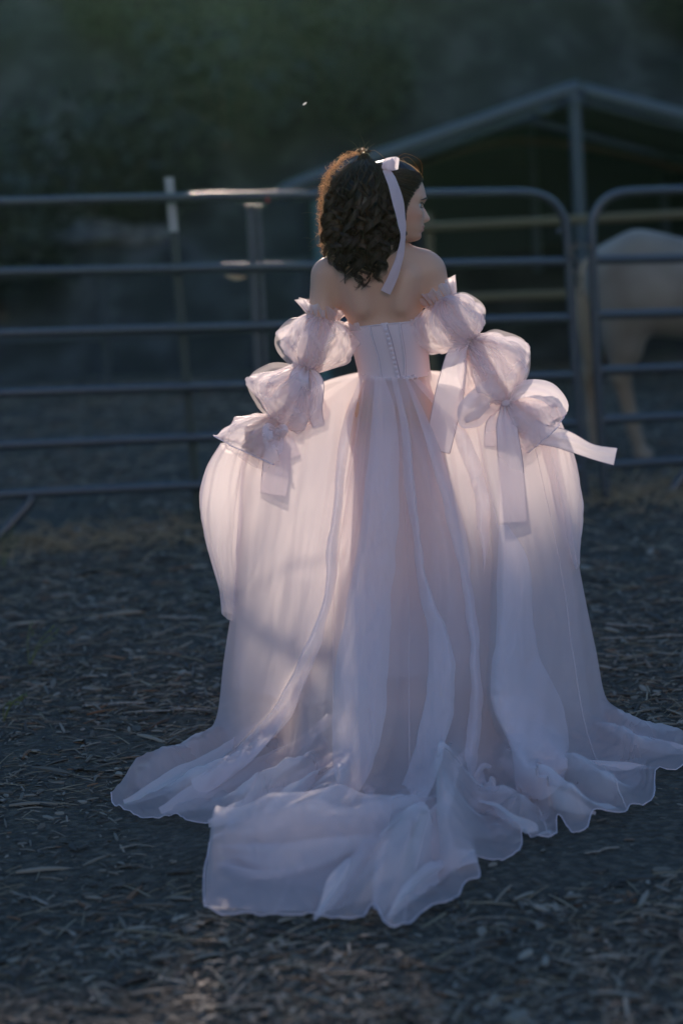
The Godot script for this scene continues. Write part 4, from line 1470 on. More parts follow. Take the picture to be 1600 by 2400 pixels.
func build_skirt(o: Node3D, organza: Material, lining: Material, thread: Material, fold: Material, inner: Material) -> void:
	var T := []
	for k in [[0.0, 566, 1078, 0.10], [0.10, 650, 985, 0.08], [0.20, 735, 907, 0.05], [0.30, 838, 874, 0.025], [0.37, 862, 880, 0.068], [0.44, 888, 884, 0.084], [0.52, 922, 884, 0.087], [0.60, 958, 880, 0.078], [0.68, 1010, 870, 0.022], [0.77, 1070, 885, 0.03], [0.88, 1180, 962, 0.06], [1.0, 1296, 1000, 0.08]]:
		T.append([k[0], w(k[1], k[2], k[3])])
	var MID := []
	for k in [[0.0, 547, 1390, 0.06], [0.13, 640, 1370, 0.20], [0.28, 738, 1370, 0.25], [0.40, 822, 1370, 0.27], [0.50, 915, 1370, 0.29], [0.60, 1012, 1370, 0.27], [0.74, 1126, 1370, 0.24], [0.87, 1250, 1370, 0.18], [1.0, 1368, 1390, 0.05]]:
		MID.append([k[0], w(k[1], k[2], k[3])])
	var C := []
	for k in [[0.0, 517, 1748], [0.13, 640, 1790], [0.28, 745, 1822], [0.40, 828, 1850], [0.50, 920, 1850], [0.60, 1015, 1848], [0.74, 1140, 1822], [0.87, 1285, 1775], [1.0, 1414, 1698]]:
		C.append([k[0], ground(k[1], k[2]) - who.position])
	var H := []
	for k in [[0.0, 262, 1880], [0.03, 275, 1902], [0.07, 360, 1942], [0.10, 412, 1926], [0.135, 450, 1950], [0.19, 545, 1964], [0.22, 500, 2000], [0.26, 483, 2140], [0.32, 600, 2160], [0.40, 745, 2168], [0.45, 830, 2176], [0.48, 878, 2152], [0.51, 905, 2190], [0.54, 940, 2192], [0.58, 1010, 2150], [0.61, 1064, 2130], [0.64, 1090, 2090], [0.662, 1124, 2082], [0.685, 1120, 2042], [0.71, 1172, 2030], [0.74, 1220, 2005], [0.76, 1224, 1965], [0.79, 1264, 1988], [0.81, 1302, 1984], [0.832, 1306, 1936], [0.855, 1342, 1960], [0.88, 1374, 1960], [0.90, 1392, 1936], [0.92, 1454, 1934], [0.94, 1476, 1906], [0.955, 1502, 1903], [0.967, 1532, 1880], [0.978, 1538, 1830], [0.988, 1592, 1826], [1.0, 1650, 1770]]:
		H.append([k[0], ground(k[1], k[2]) - who.position])
	gx = []
	for r in [
		[[[530, 1752], [430, 1800], [330, 1838], [276, 1862]], 0.075, 0.060, Vector2(0.1, 0.2)],
		[[[700, 1760], [600, 1812], [470, 1868], [410, 1890]], 0.085, 0.055, Vector2(0.2, 0.6)],
		[[[790, 1806], [680, 1862], [590, 1900], [540, 1935]], 0.095, 0.050, Vector2(0.2, 0.7)],
		[[[840, 1830], [740, 1905], [690, 1960]], 0.075, 0.045, Vector2(0.6, 0.3)],
		[[[520, 2015], [640, 2000], [780, 1985], [900, 1960]], 0.120, 0.060, Vector2(0.0, 0.9)],
		[[[900, 1960], [905, 2030], [850, 2120]], 0.085, 0.050, Vector2(0.5, 0.2)],
		[[[1000, 1880], [970, 1990], [900, 2090], [890, 2140]], 0.080, 0.055, Vector2(0.5, 0.2)],
		[[[1072, 1775], [1056, 1880], [1060, 1980], [1090, 2050]], 0.135, 0.046, Vector2(-0.2, 0.3)],
		[[[1120, 1880], [1180, 1905], [1230, 1950]], 0.060, 0.045, Vector2(0.3, 0.6)],
		[[[1180, 1800], [1250, 1860], [1340, 1910], [1430, 1935]], 0.085, 0.045, Vector2(-0.2, 0.7)],
		[[[1290, 1790], [1390, 1850], [1480, 1895]], 0.060, 0.040, Vector2(-0.2, 0.7)],
		[[[1400, 1735], [1480, 1770], [1600, 1800]], 0.045, 0.040, Vector2(0.0, 0.5)],
		[[[1420, 1705], [1500, 1735], [1640, 1768]], 0.050, 0.035, Vector2(0.0, 0.2)],
	]:
		var p := []
		for q in r[0]:
			var v := ground(q[0], q[1]) - who.position
			p.append(Vector2(v.x, v.z + 0.03))
		gx.append([p, r[1], r[2], r[3]])
	var proj := PackedVector3Array()      # where the plain cloth hangs: photo x, photo y, z
	var pnu := 300
	for layer in 2:
		var nu := 300 if layer == 0 else 150
		var nv := 210 if layer == 0 else 100
		var inset := 0.0 if layer == 0 else 0.03
		var pts := PackedVector3Array()
		var hang := 0.60
		for j in nv:
			var v := j / (nv - 1.0)
			for i in nu:
				var u := i / (nu - 1.0)
				var t := keyed(T, u)
				var m := keyed(MID, u)
				var c := keyed(C, u)
				var h := keyed(H, u)
				if layer == 1: h = c.lerp(h, 0.80)
				var knee := c + (h - c) * 0.06 + Vector3(0, 0.055, 0)
				var up := m.lerp(knee, 0.5) + Vector3(0, 0.0, -0.02)
				# a column: waist, middle, shin, knee of the fall, then out over the ground
				var col := [t, t.lerp(m, 0.5), m, up, knee, c.lerp(h, 0.36), c.lerp(h, 0.68), h]
				var f: float = (v / hang * 4.0) if v < hang else 4.0 + (v - hang) / (1.0 - hang) * 3.0
				f = minf(f, 6.9999)
				var k := int(f)
				var a3: Vector3 = col[maxi(k - 1, 0)]
				var b3: Vector3 = col[k]
				var c3: Vector3 = col[k + 1]
				var d3: Vector3 = col[mini(k + 2, 7)]
				var p: Vector3 = b3.cubic_interpolate(c3, a3, d3, f - k)
				var edge := smoothstep(0.0, 0.07, u) * smoothstep(0.0, 0.07, 1.0 - u)
				# hanging folds, in figure space (photo pixels only name the places)
				if f < 4.6:
					var gp := p + who.position
					var d := gp - CAM_AT
					var lc := cam_basis.inverse() * d
					var x := 800.0 - lc.x / lc.z * FOC
					var y := 1200.0 + lc.y / lc.z * FOC
					var on := smoothstep(920.0, 1330.0, y)
					var z := 0.0
					z += 0.050 * on * panel(x, y, [900, 880, 950, 872, 1300, 832, 1420, 803, 1600, 778, 1700, 772, 1860, 792], [900, 915, 960, 925, 1300, 935, 1450, 917, 1700, 905, 1830, 872], 16.0, 24.0)
					z += 0.080 * on * panel(x, y, [1000, 1120, 1300, 1162, 1500, 1152, 1650, 1150, 1750, 1180, 1860, 1205], [1000, 1500, 1300, 1395, 1800, 1500], 8.0, 40.0) * (1.0 - 0.45 * smoothstep(1180.0, 1390.0, x))
					z += 0.075 * on * panel(x, y, [900, 480, 1800, 480], [950, 790, 1200, 792, 1440, 757, 1560, 702, 1650, 655, 1760, 560], 30.0, 14.0)
					z += 0.030 * smoothstep(900.0, 1150.0, y) * (1.0 - smoothstep(1250.0, 1500.0, y)) * panel(x, y, [900, 930, 1300, 1040], [900, 990, 1300, 1100], 14.0, 10.0)
					var fine := noise.get_noise_2d(u * 900.0 + layer * 71.0, y * 0.11) * 0.022 * (1.0 - 0.6 * smoothstep(1000.0, 1700.0, y)) + noise.get_noise_2d(u * 330.0 + 40.0 + layer * 19.0, y * 0.20) * 0.028 * smoothstep(900.0, 1150.0, y)
					var keep := 1.0 - smoothstep(4.0, 4.6, f)
					p += Vector3((u - 0.5) * 0.25, 0, 1.0).normalized() * (z * (0.7 if layer else 1.0) + fine) * edge * keep * smoothstep(0.0, 0.5, f)
				var cr := absf(noise.get_noise_2d(u * 620.0 + v * 210.0 + layer * 11.0, v * 260.0 - u * 90.0))
				p.z += (0.020 * (0.35 - cr)) * smoothstep(0.8, 2.0, f) * (1.0 - smoothstep(4.2, 5.0, f)) * smoothstep(0.0, 0.05, u) * smoothstep(0.0, 0.05, 1.0 - u)
				if f > 3.2:
					var on2 := smoothstep(3.4, 4.5, f)
					var gf := ground_fold(p.x, p.z)
					var e := smoothstep(0.0, 0.10, 1.0 - v)
					var lift := gf.y * (0.25 + 0.75 * e)
					lift += (0.034 * absf(noise.get_noise_2d(p.x * 190.0 + layer * 30.0, p.z * 190.0)) + 0.010 * absf(noise.get_noise_2d(p.x * 700.0 - p.z * 300.0, p.z * 620.0 + 70.0)) + 0.010 * noise.get_noise_2d(p.x * 1200.0, p.z * 900.0)) * on2
					p.y = maxf(p.y, 0.0) + (lift + 0.012 + maxf(ground_h(p.x + WX, p.z), -0.01)) * on2
					p.x += gf.x * on2 * e
					p.z += gf.z * on2 * e
					var floor_ := ground_h(p.x + WX, p.z) + 0.010
					if f > 4.0: p.y = maxf(p.y, floor_) 
				p.z -= inset * (1.0 - smoothstep(3.0, 5.0, f))
				if layer == 1 and f > 4.0: p.y = maxf(p.y - 0.006, ground_h(p.x + WX, p.z) + 0.006)
				pts.append(p)
				if layer == 0:
					var lc2 := cam_basis.inverse() * (p + who.position - CAM_AT)
					proj.append(Vector3(800.0 - lc2.x / lc2.z * FOC, 1200.0 + lc2.y / lc2.z * FOC, p.z))
		var b := Buf.new()
		b.grid(nu, nv, pts)
		var sk := node("skirt" if layer == 0 else "skirt_underlayer", b.mesh(), organza if layer == 0 else inner, o)
		if layer == 0:
			var hb := Buf.new()
			edge_tube(hb, b, (nv - 1) * nu, nu, 1, 0.0012, false)
			node("hem", hb.mesh(), thread, o)
			for uu in [0.345, 0.545, 0.80, 0.93]:
				hb = Buf.new()
				var ii := int(uu * nu)
				var p := PackedVector3Array()
				for j in range(6, nv): p.append(b.v[j * nu + ii] + Vector3(0, 0.0006, 0.0012))
				hb.tube(p, [0.0017], 5, false)
				node("skirt_seam", hb.mesh(), organza, o)
	# deep folds that stand in front of the plain cloth: each a doubled sheet of its own
	var lev := []
	for y in range(900, 1940, 20):
		var row := []
		for i in pnu:
			var k := 0
			while k < 208 and proj[(k + 1) * pnu + i].y < y: k += 1
			var a := proj[k * pnu + i]
			var c := proj[(k + 1) * pnu + i]
			var s := clampf((y - a.y) / maxf(c.y - a.y, 0.01), 0.0, 1.0)
			row.append(Vector2(lerpf(a.x, c.x, s), lerpf(a.z, c.z, s)))
		lev.append(row)
	var cloth_z := func(px: float, py: float) -> float:
		var f := clampf((py - 900.0) / 20.0, 0.0, lev.size() - 1.001)
		var out := [0.0, 0.0]
		for e in 2:
			var row: Array = lev[int(f) + e]
			var z := -1.0
			for i in pnu - 1:
				if (row[i].x - px) * (row[i + 1].x - px) <= 0.0:
					z = maxf(z, lerpf(row[i].y, row[i + 1].y, clampf((px - row[i].x) / (row[i + 1].x - row[i].x + 1e-6), 0.0, 1.0)))
			out[e] = z if z > -0.9 else row[pnu / 2].y
		return lerpf(out[0], out[1], f - int(f))
	for q in [
		[[884, 876, 950, 870, 1100, 856, 1300, 832, 1420, 803, 1600, 778, 1700, 772, 1800, 778, 1850, 790, 1900, 800], [884, 902, 960, 928, 1300, 936, 1450, 918, 1700, 906, 1800, 880, 1850, 850, 1900, 826], 884.0, 1890.0, 0.060, 0.25, 0.8],
		[[884, 915, 1000, 938, 1130, 946, 1350, 978, 1530, 1004, 1700, 982, 1800, 960, 1880, 940], [884, 930, 1000, 958, 1130, 974, 1350, 1004, 1530, 1063, 1600, 1067, 1700, 1058, 1800, 1030, 1880, 996], 884.0, 1875.0, 0.055, 0.8, 0.2],
		[[1230, 1168, 1300, 1162, 1500, 1152, 1620, 1142, 1668, 1152, 1750, 1184, 1860, 1206], [1230, 1190, 1300, 1236, 1500, 1262, 1600, 1300, 1700, 1340, 1860, 1330], 1230.0, 1850.0, 0.055, 0.25, 1.0],
		[[1640, 1150, 1668, 1154, 1720, 1176, 1790, 1196, 1860, 1204], [1606, 1235, 1650, 1262, 1720, 1315, 1790, 1338, 1860, 1330], 1632.0, 1850.0, 0.085, 0.4, 0.8],
		[[886, 842, 1000, 800, 1200, 776, 1440, 742, 1560, 690, 1650, 640, 1720, 590, 1790, 520, 1850, 430], [886, 850, 1000, 826, 1200, 800, 1440, 772, 1560, 730, 1650, 700, 1720, 670, 1790, 600, 1850, 500], 886.0, 1840.0, 0.040, 0.5, 0.5],
		[[886, 948, 1000, 985, 1200, 1040, 1400, 1085, 1560, 1100, 1700, 1096, 1800, 1085], [886, 956, 1000, 1010, 1200, 1078, 1400, 1112, 1560, 1128, 1700, 1130, 1800, 1120], 886.0, 1800.0, 0.030, 0.5, 0.5],
		[[890, 966, 1000, 1050, 1100, 1090, 1250, 1120, 1330, 1128], [890, 985, 1000, 1085, 1100, 1128, 1250, 1150, 1330, 1136], 890.0, 1330.0, 0.030, 0.5, 0.5],
	]:
		var fb := Buf.new()
		var fpnt := PackedVector3Array()
		var nj := 90
		var ni := 29
		for j in nj:
			var t := j / (nj - 1.0)
			var y: float = lerpf(q[2], q[3], t)
			var ybase := y
			var l := table(q[0], y) + 9.0 * noise.get_noise_2d(y * 0.55, q[0][1]) * smoothstep(0.1, 0.4, t)
			var rr := table(q[1], y) + 11.0 * noise.get_noise_2d(y * 0.50 + 500.0, q[1][1]) * smoothstep(0.1, 0.4, t)
			var on: float = smoothstep(0.0, 0.28, t) * (1.0 - smoothstep(0.90, 1.0, t)) * q[4]
			if q[2] > 1500.0: on = (0.35 + 0.65 * smoothstep(0.0, 0.5, t)) * (1.0 - smoothstep(0.7, 1.0, t)) * q[4]
			for i in ni:
				var s := i / (ni - 1.0)
				y = ybase + smoothstep(0.72, 1.0, t) * (26.0 * sin(s * 4.3 + q[0][1]) - 30.0 * absf(s - 0.45))
				# the fold turns under at both edges; how sharply differs
				var ea: float = 1.0 - pow(1.0 - minf(s / maxf(q[5], 0.05), 1.0), 2.2)
				var eb: float = 1.0 - pow(1.0 - minf((1.0 - s) / maxf(q[6], 0.05), 1.0), 2.2)
				var x := lerpf(l, rr, s)
				if s < 0.08: x = lerpf(l, rr, 0.08 - 0.6 * (0.08 - s) * 0.0 - (0.08 - s) * 0.35)
				if s > 0.92: x = lerpf(l, rr, 0.92 + (s - 0.92) * 0.35)
				var y2: float = clampf(y, 900.0, 1930.0)
				var z: float = cloth_z.call(x, y2) + 0.010 + on * minf(ea, eb)
				z += (0.010 * noise.get_noise_2d(x * 2.6 + l, y * 0.25) - 0.016 * absf(noise.get_noise_2d(x * 1.1 + y * 0.5, y * 0.55 - x * 0.4)) + 0.004) * smoothstep(0.05, 0.4, t)
				var p := w(x, y, z)
				p.y = maxf(p.y, ground_h(p.x + WX, p.z) + 0.02)
				fpnt.append(p)
		fb.grid(ni, nj, fpnt)
		node("skirt_fold", fb.mesh(), fold, o)
	# folds of the train: doubled, turned and rolled lengths of cloth lying on the ground
	for q in [
		[[[700, 1640], [620, 1712], [500, 1790], [390, 1848], [290, 1888]], [14, 26, 36, 36, 14], 0.07],
		[[[772, 1690], [695, 1762], [595, 1822], [480, 1872], [380, 1908]], [18, 32, 40, 38, 18], 0.08],
		[[[800, 1770], [728, 1836], [650, 1878], [560, 1916], [490, 1940]], [16, 34, 40, 36, 14], 0.07],
		[[[790, 1800], [715, 1858], [670, 1925], [668, 2000]], [24, 44, 52, 46], 0.09],
		[[[842, 1836], [775, 1895], [752, 1955], [790, 2012]], [20, 40, 52, 34], 0.09],
		[[[860, 1850], [880, 1905], [860, 1960], [812, 2000]], [16, 34, 44, 30], 0.07],
		[[[1104, 1760], [1068, 1798], [1052, 1890], [1040, 1980], [1050, 2045]], [8, 28, 34, 56, 58], 0.12],
		[[[1100, 1756], [1126, 1800], [1140, 1850], [1180, 1880]], [8, 24, 26, 12], 0.08],
		[[[992, 1856], [962, 1945], [935, 2035], [884, 2135]], [20, 46, 50, 12], 0.08],
		[[[1070, 2030], [1010, 2066], [950, 2110], [905, 2160]], [14, 34, 30, 8], 0.05],
		[[[930, 1870], [985, 1920], [1010, 1980], [985, 2050]], [14, 34, 44, 24], 0.07],
		[[[1180, 1790], [1240, 1848], [1320, 1888], [1395, 1908]], [14, 34, 30, 4], 0.07],
		[[[1112, 1880], [1180, 1920], [1232, 1944], [1258, 1952]], [12, 34, 26, 4], 0.06],
		[[[1195, 1815], [1325, 1800], [1450, 1806], [1570, 1806]], [10, 24, 22, 4], 0.05],
		[[[520, 2000], [640, 2006], [770, 1996], [905, 1964]], [16, 26, 30, 14], 0.12],
		[[[900, 1968], [858, 2030], [792, 2098], [736, 2156]], [16, 38, 40, 8], 0.06],
		[[[515, 2030], [600, 2052], [700, 2046], [800, 2020]], [6, 16, 18, 6], 0.05],
		[[[1405, 1700], [1480, 1735], [1560, 1765], [1645, 1776]], [8, 22, 24, 12], 0.05],
	]:
		var tp := []
		var nq: int = q[0].size()
		for k in nq:
			var v: Array = q[0][k]
			var gp := ground(v[0], v[1]) - who.position
			var t := k / (nq - 1.0)
			tp.append([v[0], v[1], gp.z + q[2] * (0.35 + 0.65 * sin(PI * clampf(t * 0.85 + 0.1, 0.0, 1.0))) * 1.9])
		var fb := Buf.new()
		strip(fb, tp, q[1], 70, 17, 0.016, int(q[0][0][0]), 0.45)
		for k in fb.v.size():
			var p := fb.v[k]
			p.z += 0.016 * noise.get_noise_3d(p.x * 330.0, p.y * 330.0, q[2] * 9000.0)
			p.y = maxf(p.y + 0.010 * noise.get_noise_2d(p.x * 260.0, p.z * 260.0), ground_h(p.x + WX, p.z) + 0.016)
			fb.v[k] = p
		node("train_fold", fb.mesh(), fold, o)
	# the broad flap turned over at the very end of the train
	var fl := Buf.new()
	var flp := PackedVector3Array()
	for j in 70:
		var t := j / 69.0
		for i in 150:
			var u := i / 149.0
			var top := ground(lerpf(500, 930, u), 2000 - 42.0 * u + 10.0 * sin(u * 7.0)) - who.position
			var bot := ground(lerpf(478, 890, u), 2150 + 18.0 * sin(u * 2.6) - 30.0 * u * u * u) - who.position
			var p := top.lerp(bot, t)
			var arch := sin(PI * pow(clampf(t, 0.0, 1.0), 0.45))
			p.y = ground_h(p.x + WX, p.z) + 0.024 + 0.150 * arch * (0.75 + 0.25 * sin(PI * u)) * smoothstep(0.0, 0.06, u + 0.02) + 0.055 * (0.4 - absf(noise.get_noise_2d(u * 95.0 + t * 70.0, t * 50.0 - u * 40.0))) * arch - 0.020 * arch + 0.010 * absf(noise.get_noise_2d(u * 190.0 - t * 110.0, t * 70.0))
			p.z += 0.05 * arch
			flp.append(p)
	fl.grid(150, 70, flp)
	node("train_flap", fl.mesh(), inner, o)
	# front of the skirt, lifted by the hands
	var b2 := Buf.new()
	var fp2 := PackedVector3Array()
	var F := []
	for k in [[0.0, 566, 1078, 0.08], [0.16, 660, 985, 0.0], [0.30, 838, 874, 0.0], [0.42, 868, 872, -0.068], [0.50, 920, 870, -0.086], [0.58, 975, 868, -0.068], [0.70, 1010, 868, 0.0], [0.84, 1150, 950, 0.0], [1.0, 1296, 1000, 0.06]]:
		F.append([k[0], w(k[1], k[2], k[3])])
	for j in 70:
		var v := j / 69.0
		for i in 150:
			var u := i / 149.0
			var t := keyed(F, u)
			var e := w(lerpf(545, 1385, u), 1655 - 40.0 * cos(u * 9.0), -0.42 * sin(PI * u) + 0.02)
			var p := t.lerp(e, v) + Vector3(0, -0.02 * sin(PI * v), -0.07 * sin(PI * v) * sin(PI * u))
			p += Vector3(0.25 * (u - 0.5), 0, -1).normalized() * (0.055 * noise.get_noise_2d(u * 420.0, v * 60.0 + 900.0) * smoothstep(0.0, 0.4, v))
			fp2.append(p)
	b2.grid(150, 70, fp2)
	node("skirt_front", b2.mesh(), inner, o)
	# bunched overlays that fall outside each hand
	for s in [[[[518, 1040, 584, 1040], [484, 1100, 572, 1090], [470, 1170, 560, 1180], [474, 1230, 556, 1290], [488, 1290, 553, 1370], [512, 1370, 552, 1430], [520, 1436, 552, 1452]], 3], [[[1255, 1005, 1312, 990], [1268, 1060, 1340, 1060], [1285, 1130, 1358, 1140], [1300, 1200, 1363, 1215], [1320, 1270, 1358, 1300], [1345, 1330, 1356, 1320]], 4]]:
		var rowsl := []
		for q in s[0]: rowsl.append([q[0], q[1], q[2], q[3], 0.05, 0.045])
		b2 = Buf.new()
		rings(b2, rowsl, s[1], 0.20, 9, 0.10, 60, 8, true)
		node("side_drape", b2.mesh(), organza, o)
	# slip under the gown
	b2 = Buf.new()
	var sp := PackedVector3Array()
	for j in 30:
		var t := j / 29.0
		for i in 72:
			var a := TAU * i / 72.0
			var r := lerpf(0.10, 0.205, pow(t, 0.8)) * (1.0 + 0.05 * cos(7.0 * a + t) * t)
			var c := w(lerpf(922, 945, t), lerpf(890, 1560, t), 0.0)
			sp.append(c + Vector3(cos(a) * r, 0, sin(a) * r * 0.72))
	b2.grid(72, 30, sp, true)
	node("slip", b2.mesh(), lining, o)

func build_sleeves(o: Node3D, organza: Material, thread: Material, fold: Material, sheer: Material) -> void:
	var sleeves := [
		{"side": "left",
		"ruffle": [[704, 704, 802, 730, 0.0, 0.064], [712, 720, 796, 742, 0.0, 0.054], [718, 734, 794, 752, 0.0, 0.047]],
		"parts": [
			[[[718, 736, 794, 752, 0.0, 0.046], [692, 752, 815, 762, 0.005, 0.072], [668, 778, 832, 790, 0.01, 0.090], [666, 806, 824, 826, 0.012, 0.092], [678, 832, 790, 856, 0.018, 0.076], [692, 852, 744, 874, 0.02, 0.040]], 0.34, 15],
			[[[692, 852, 744, 874, 0.02, 0.040], [650, 868, 752, 905, 0.03, 0.078], [604, 888, 752, 955, 0.04, 0.092], [600, 915, 742, 995, 0.048, 0.092], [616, 950, 704, 1014, 0.052, 0.062], [632, 972, 664, 998, 0.055, 0.030]], 0.36, 14]],
		"cuff": [[632, 972, 664, 998, 0.055, 0.030], [592, 972, 668, 1022, 0.06, 0.055], [545, 988, 676, 1062, 0.066, 0.075], [508, 1022, 682, 1098, 0.07, 0.082]],
		"ties": [[[690, 850, 742, 872, 0.02, 0.043]], [[630, 970, 666, 999, 0.055, 0.034]]],
		"tails": [
			[[[714, 858, 0.062], [702, 880, 0.105], [700, 905, 0.112], [703, 926, 0.108]], [12, 22, 24, 23]],
			[[[722, 862, 0.062], [742, 900, 0.100], [738, 960, 0.104], [748, 1000, 0.095]], [8, 16, 17, 14]],
			[[[716, 868, 0.062], [716, 930, 0.104], [700, 990, 0.108], [686, 1010, 0.10]], [8, 18, 20, 16]],
			[[[650, 1016, 0.085], [652, 1050, 0.125], [647, 1110, 0.128], [640, 1160, 0.12]], [9, 31, 32, 31]],
			[[[652, 1012, 0.080], [668, 1040, 0.105], [682, 1075, 0.105]], [9, 22, 24]]],
		"swags": [
			[[738, 742, 0.050], [690, 762, 0.095], [672, 800, 0.108], [690, 842, 0.085], [712, 860, 0.05]], [[756, 744, 0.050], [745, 775, 0.105], [728, 815, 0.120], [722, 846, 0.095], [716, 862, 0.05]],
			[[776, 750, 0.045], [800, 778, 0.085], [794, 818, 0.100], [758, 850, 0.085], [722, 866, 0.05]], [[724, 738, 0.048], [706, 775, 0.110], [716, 808, 0.122], [742, 838, 0.108], [724, 862, 0.05]],
			[[706, 866, 0.05], [640, 878, 0.085], [608, 905, 0.100], [622, 950, 0.090], [646, 984, 0.06]], [[714, 872, 0.05], [668, 895, 0.110], [646, 930, 0.124], [644, 965, 0.100], [650, 988, 0.06]],
			[[724, 876, 0.05], [738, 920, 0.095], [722, 968, 0.108], [688, 1000, 0.095], [656, 992, 0.06]], [[718, 874, 0.05], [700, 915, 0.122], [690, 955, 0.130], [668, 990, 0.105], [654, 990, 0.06]],
			[[640, 984, 0.06], [585, 985, 0.100], [545, 1010, 0.118], [522, 1034, 0.112]], [[648, 992, 0.06], [612, 1018, 0.120], [590, 1056, 0.132], [578, 1088, 0.120]]],
		"loops": [[[[650, 1012, 0.09], [628, 1004, 0.125], [630, 1032, 0.135], [650, 1028, 0.10], [664, 1008, 0.125], [658, 1004, 0.10], [648, 1014, 0.09]], [5, 12, 13, 8, 12, 9, 5]]],
		},
		{"side": "right",
		"ruffle": [[978, 696, 1056, 654, 0.0, 0.064], [990, 711, 1063, 673, 0.0, 0.054], [998, 722, 1068, 688, 0.0, 0.047]],
		"parts": [
			[[[1000, 722, 1068, 690, 0.0, 0.046], [972, 760, 1102, 692, 0.005, 0.076], [976, 800, 1128, 716, 0.01, 0.092], [1014, 824, 1132, 748, 0.014, 0.088], [1056, 820, 1126, 772, 0.018, 0.064], [1080, 806, 1120, 782, 0.02, 0.040]], 0.34, 15],
			[[[1080, 806, 1120, 782, 0.02, 0.040], [1082, 850, 1160, 784, 0.03, 0.070], [1092, 898, 1218, 806, 0.038, 0.090], [1112, 930, 1238, 850, 0.044, 0.090], [1148, 948, 1218, 896, 0.048, 0.062], [1172, 950, 1204, 926, 0.05, 0.030]], 0.36, 14]],
		"cuff": [[1172, 950, 1204, 926, 0.05, 0.030], [1172, 992, 1246, 912, 0.056, 0.058], [1192, 1036, 1298, 922, 0.062, 0.076], [1222, 1066, 1322, 972, 0.066, 0.082]],
		"ties": [[[1078, 806, 1121, 782, 0.02, 0.043]], [[1170, 951, 1205, 925, 0.05, 0.034]]],
		"tails": [
			[[[1094, 796, 0.066], [1070, 846, 0.110], [1052, 930, 0.118], [1024, 1056, 0.105]], [10, 28, 33, 30]],
			[[[1102, 800, 0.062], [1124, 840, 0.095], [1150, 880, 0.095]], [8, 18, 14]],
			[[[1182, 950, 0.092], [1187, 1010, 0.130], [1196, 1100, 0.136], [1202, 1224, 0.125]], [9, 25, 29, 32]],
			[[[1192, 950, 0.092], [1245, 1008, 0.122], [1318, 1030, 0.140], [1385, 1058, 0.118], [1441, 1070, 0.128]], [9, 26, 23, 17, 20]],
			[[[1178, 954, 0.075], [1164, 1000, 0.095], [1162, 1046, 0.092]], [9, 26, 28]]],
		"swags": [
			[[1016, 714, 0.048], [992, 755, 0.100], [1008, 798, 0.112], [1060, 812, 0.090], [1096, 796, 0.05]], [[1034, 704, 0.050], [1040, 750, 0.118], [1066, 785, 0.124], [1088, 796, 0.09], [1100, 794, 0.05]],
			[[1052, 694, 0.048], [1090, 702, 0.095], [1118, 730, 0.108], [1122, 764, 0.090], [1108, 788, 0.05]], [[1042, 698, 0.050], [1066, 722, 0.122], [1096, 748, 0.128], [1108, 772, 0.100], [1104, 790, 0.05]],
			[[1090, 808, 0.05], [1096, 855, 0.095], [1112, 900, 0.105], [1148, 935, 0.090], [1180, 942, 0.06]], [[1100, 806, 0.05], [1138, 838, 0.118], [1160, 880, 0.128], [1172, 915, 0.100], [1184, 938, 0.06]],
			[[1112, 796, 0.05], [1168, 796, 0.090], [1218, 822, 0.108], [1226, 870, 0.098], [1194, 930, 0.06]], [[1108, 800, 0.05], [1160, 815, 0.115], [1196, 845, 0.126], [1204, 888, 0.105], [1190, 932, 0.06]],
			[[1194, 940, 0.06], [1240, 962, 0.112], [1268, 1004, 0.126], [1266, 1044, 0.112]]],
		"loops": [
			[[[1184, 944, 0.085], [1146, 926, 0.120], [1102, 962, 0.128], [1088, 992, 0.115], [1112, 975, 0.09], [1150, 950, 0.082], [1182, 946, 0.08]], [8, 30, 30, 12, 26, 22, 8]],
			[[[1186, 944, 0.085], [1222, 912, 0.115], [1280, 918, 0.122], [1312, 955, 0.110], [1270, 962, 0.085], [1224, 955, 0.08], [1188, 948, 0.08]], [8, 20, 24, 20, 22, 18, 8]]],
		}]
	for s in sleeves:
		var hold := Node3D.new()
		hold.name = "sleeve" if not o.has_node("sleeve") else "sleeve_001"
		o.add_child(hold)
		hold.set_meta("label", "puffed organza %s sleeve tied twice with bows" % s.side)
		var sd := 7 if s.side == "left" else 23
		# gathered ruffle round the upper arm
		var b := Buf.new()
		rings(b, s.ruffle, sd, 0.0, 17, 0.0, 200, 10)
		for k in b.v.size():
			var j := k / 200
			var tt := 1.0 - j / 20.0
			var an := TAU * (k % 200) / 200.0
			var cc := (b.v[j * 200] + b.v[j * 200 + 100]) * 0.5
			b.v[k] += (b.v[k] - cc) * (0.20 * (0.20 + tt) * sin(14.0 * an + 1.4 * sin(3.0 * an)) + 0.09 * tt * sin(37.0 * an)) + Vector3(0, 0.007 * tt * sin(11.0 * an + 1.0), 0)
		node("ruffle", b.mesh(), organza, hold)
		for k in 2:
			b = Buf.new()
			rings(b, s.parts[k][0], sd + k * 5, s.parts[k][1], s.parts[k][2], 0.12, 120, 14)
			node("puff", b.mesh(), organza, hold)
		b = Buf.new()
		rings(b, s.cuff, sd + 31, 0.16, 13, 0.13, 120, 12, true)
		node("cuff", b.mesh(), organza, hold)
		var hb := Buf.new()
		edge_tube(hb, b, b.v.size() - 120, 120, 1, 0.0016)
		node("cuff_hem", hb.mesh(), thread, hold)
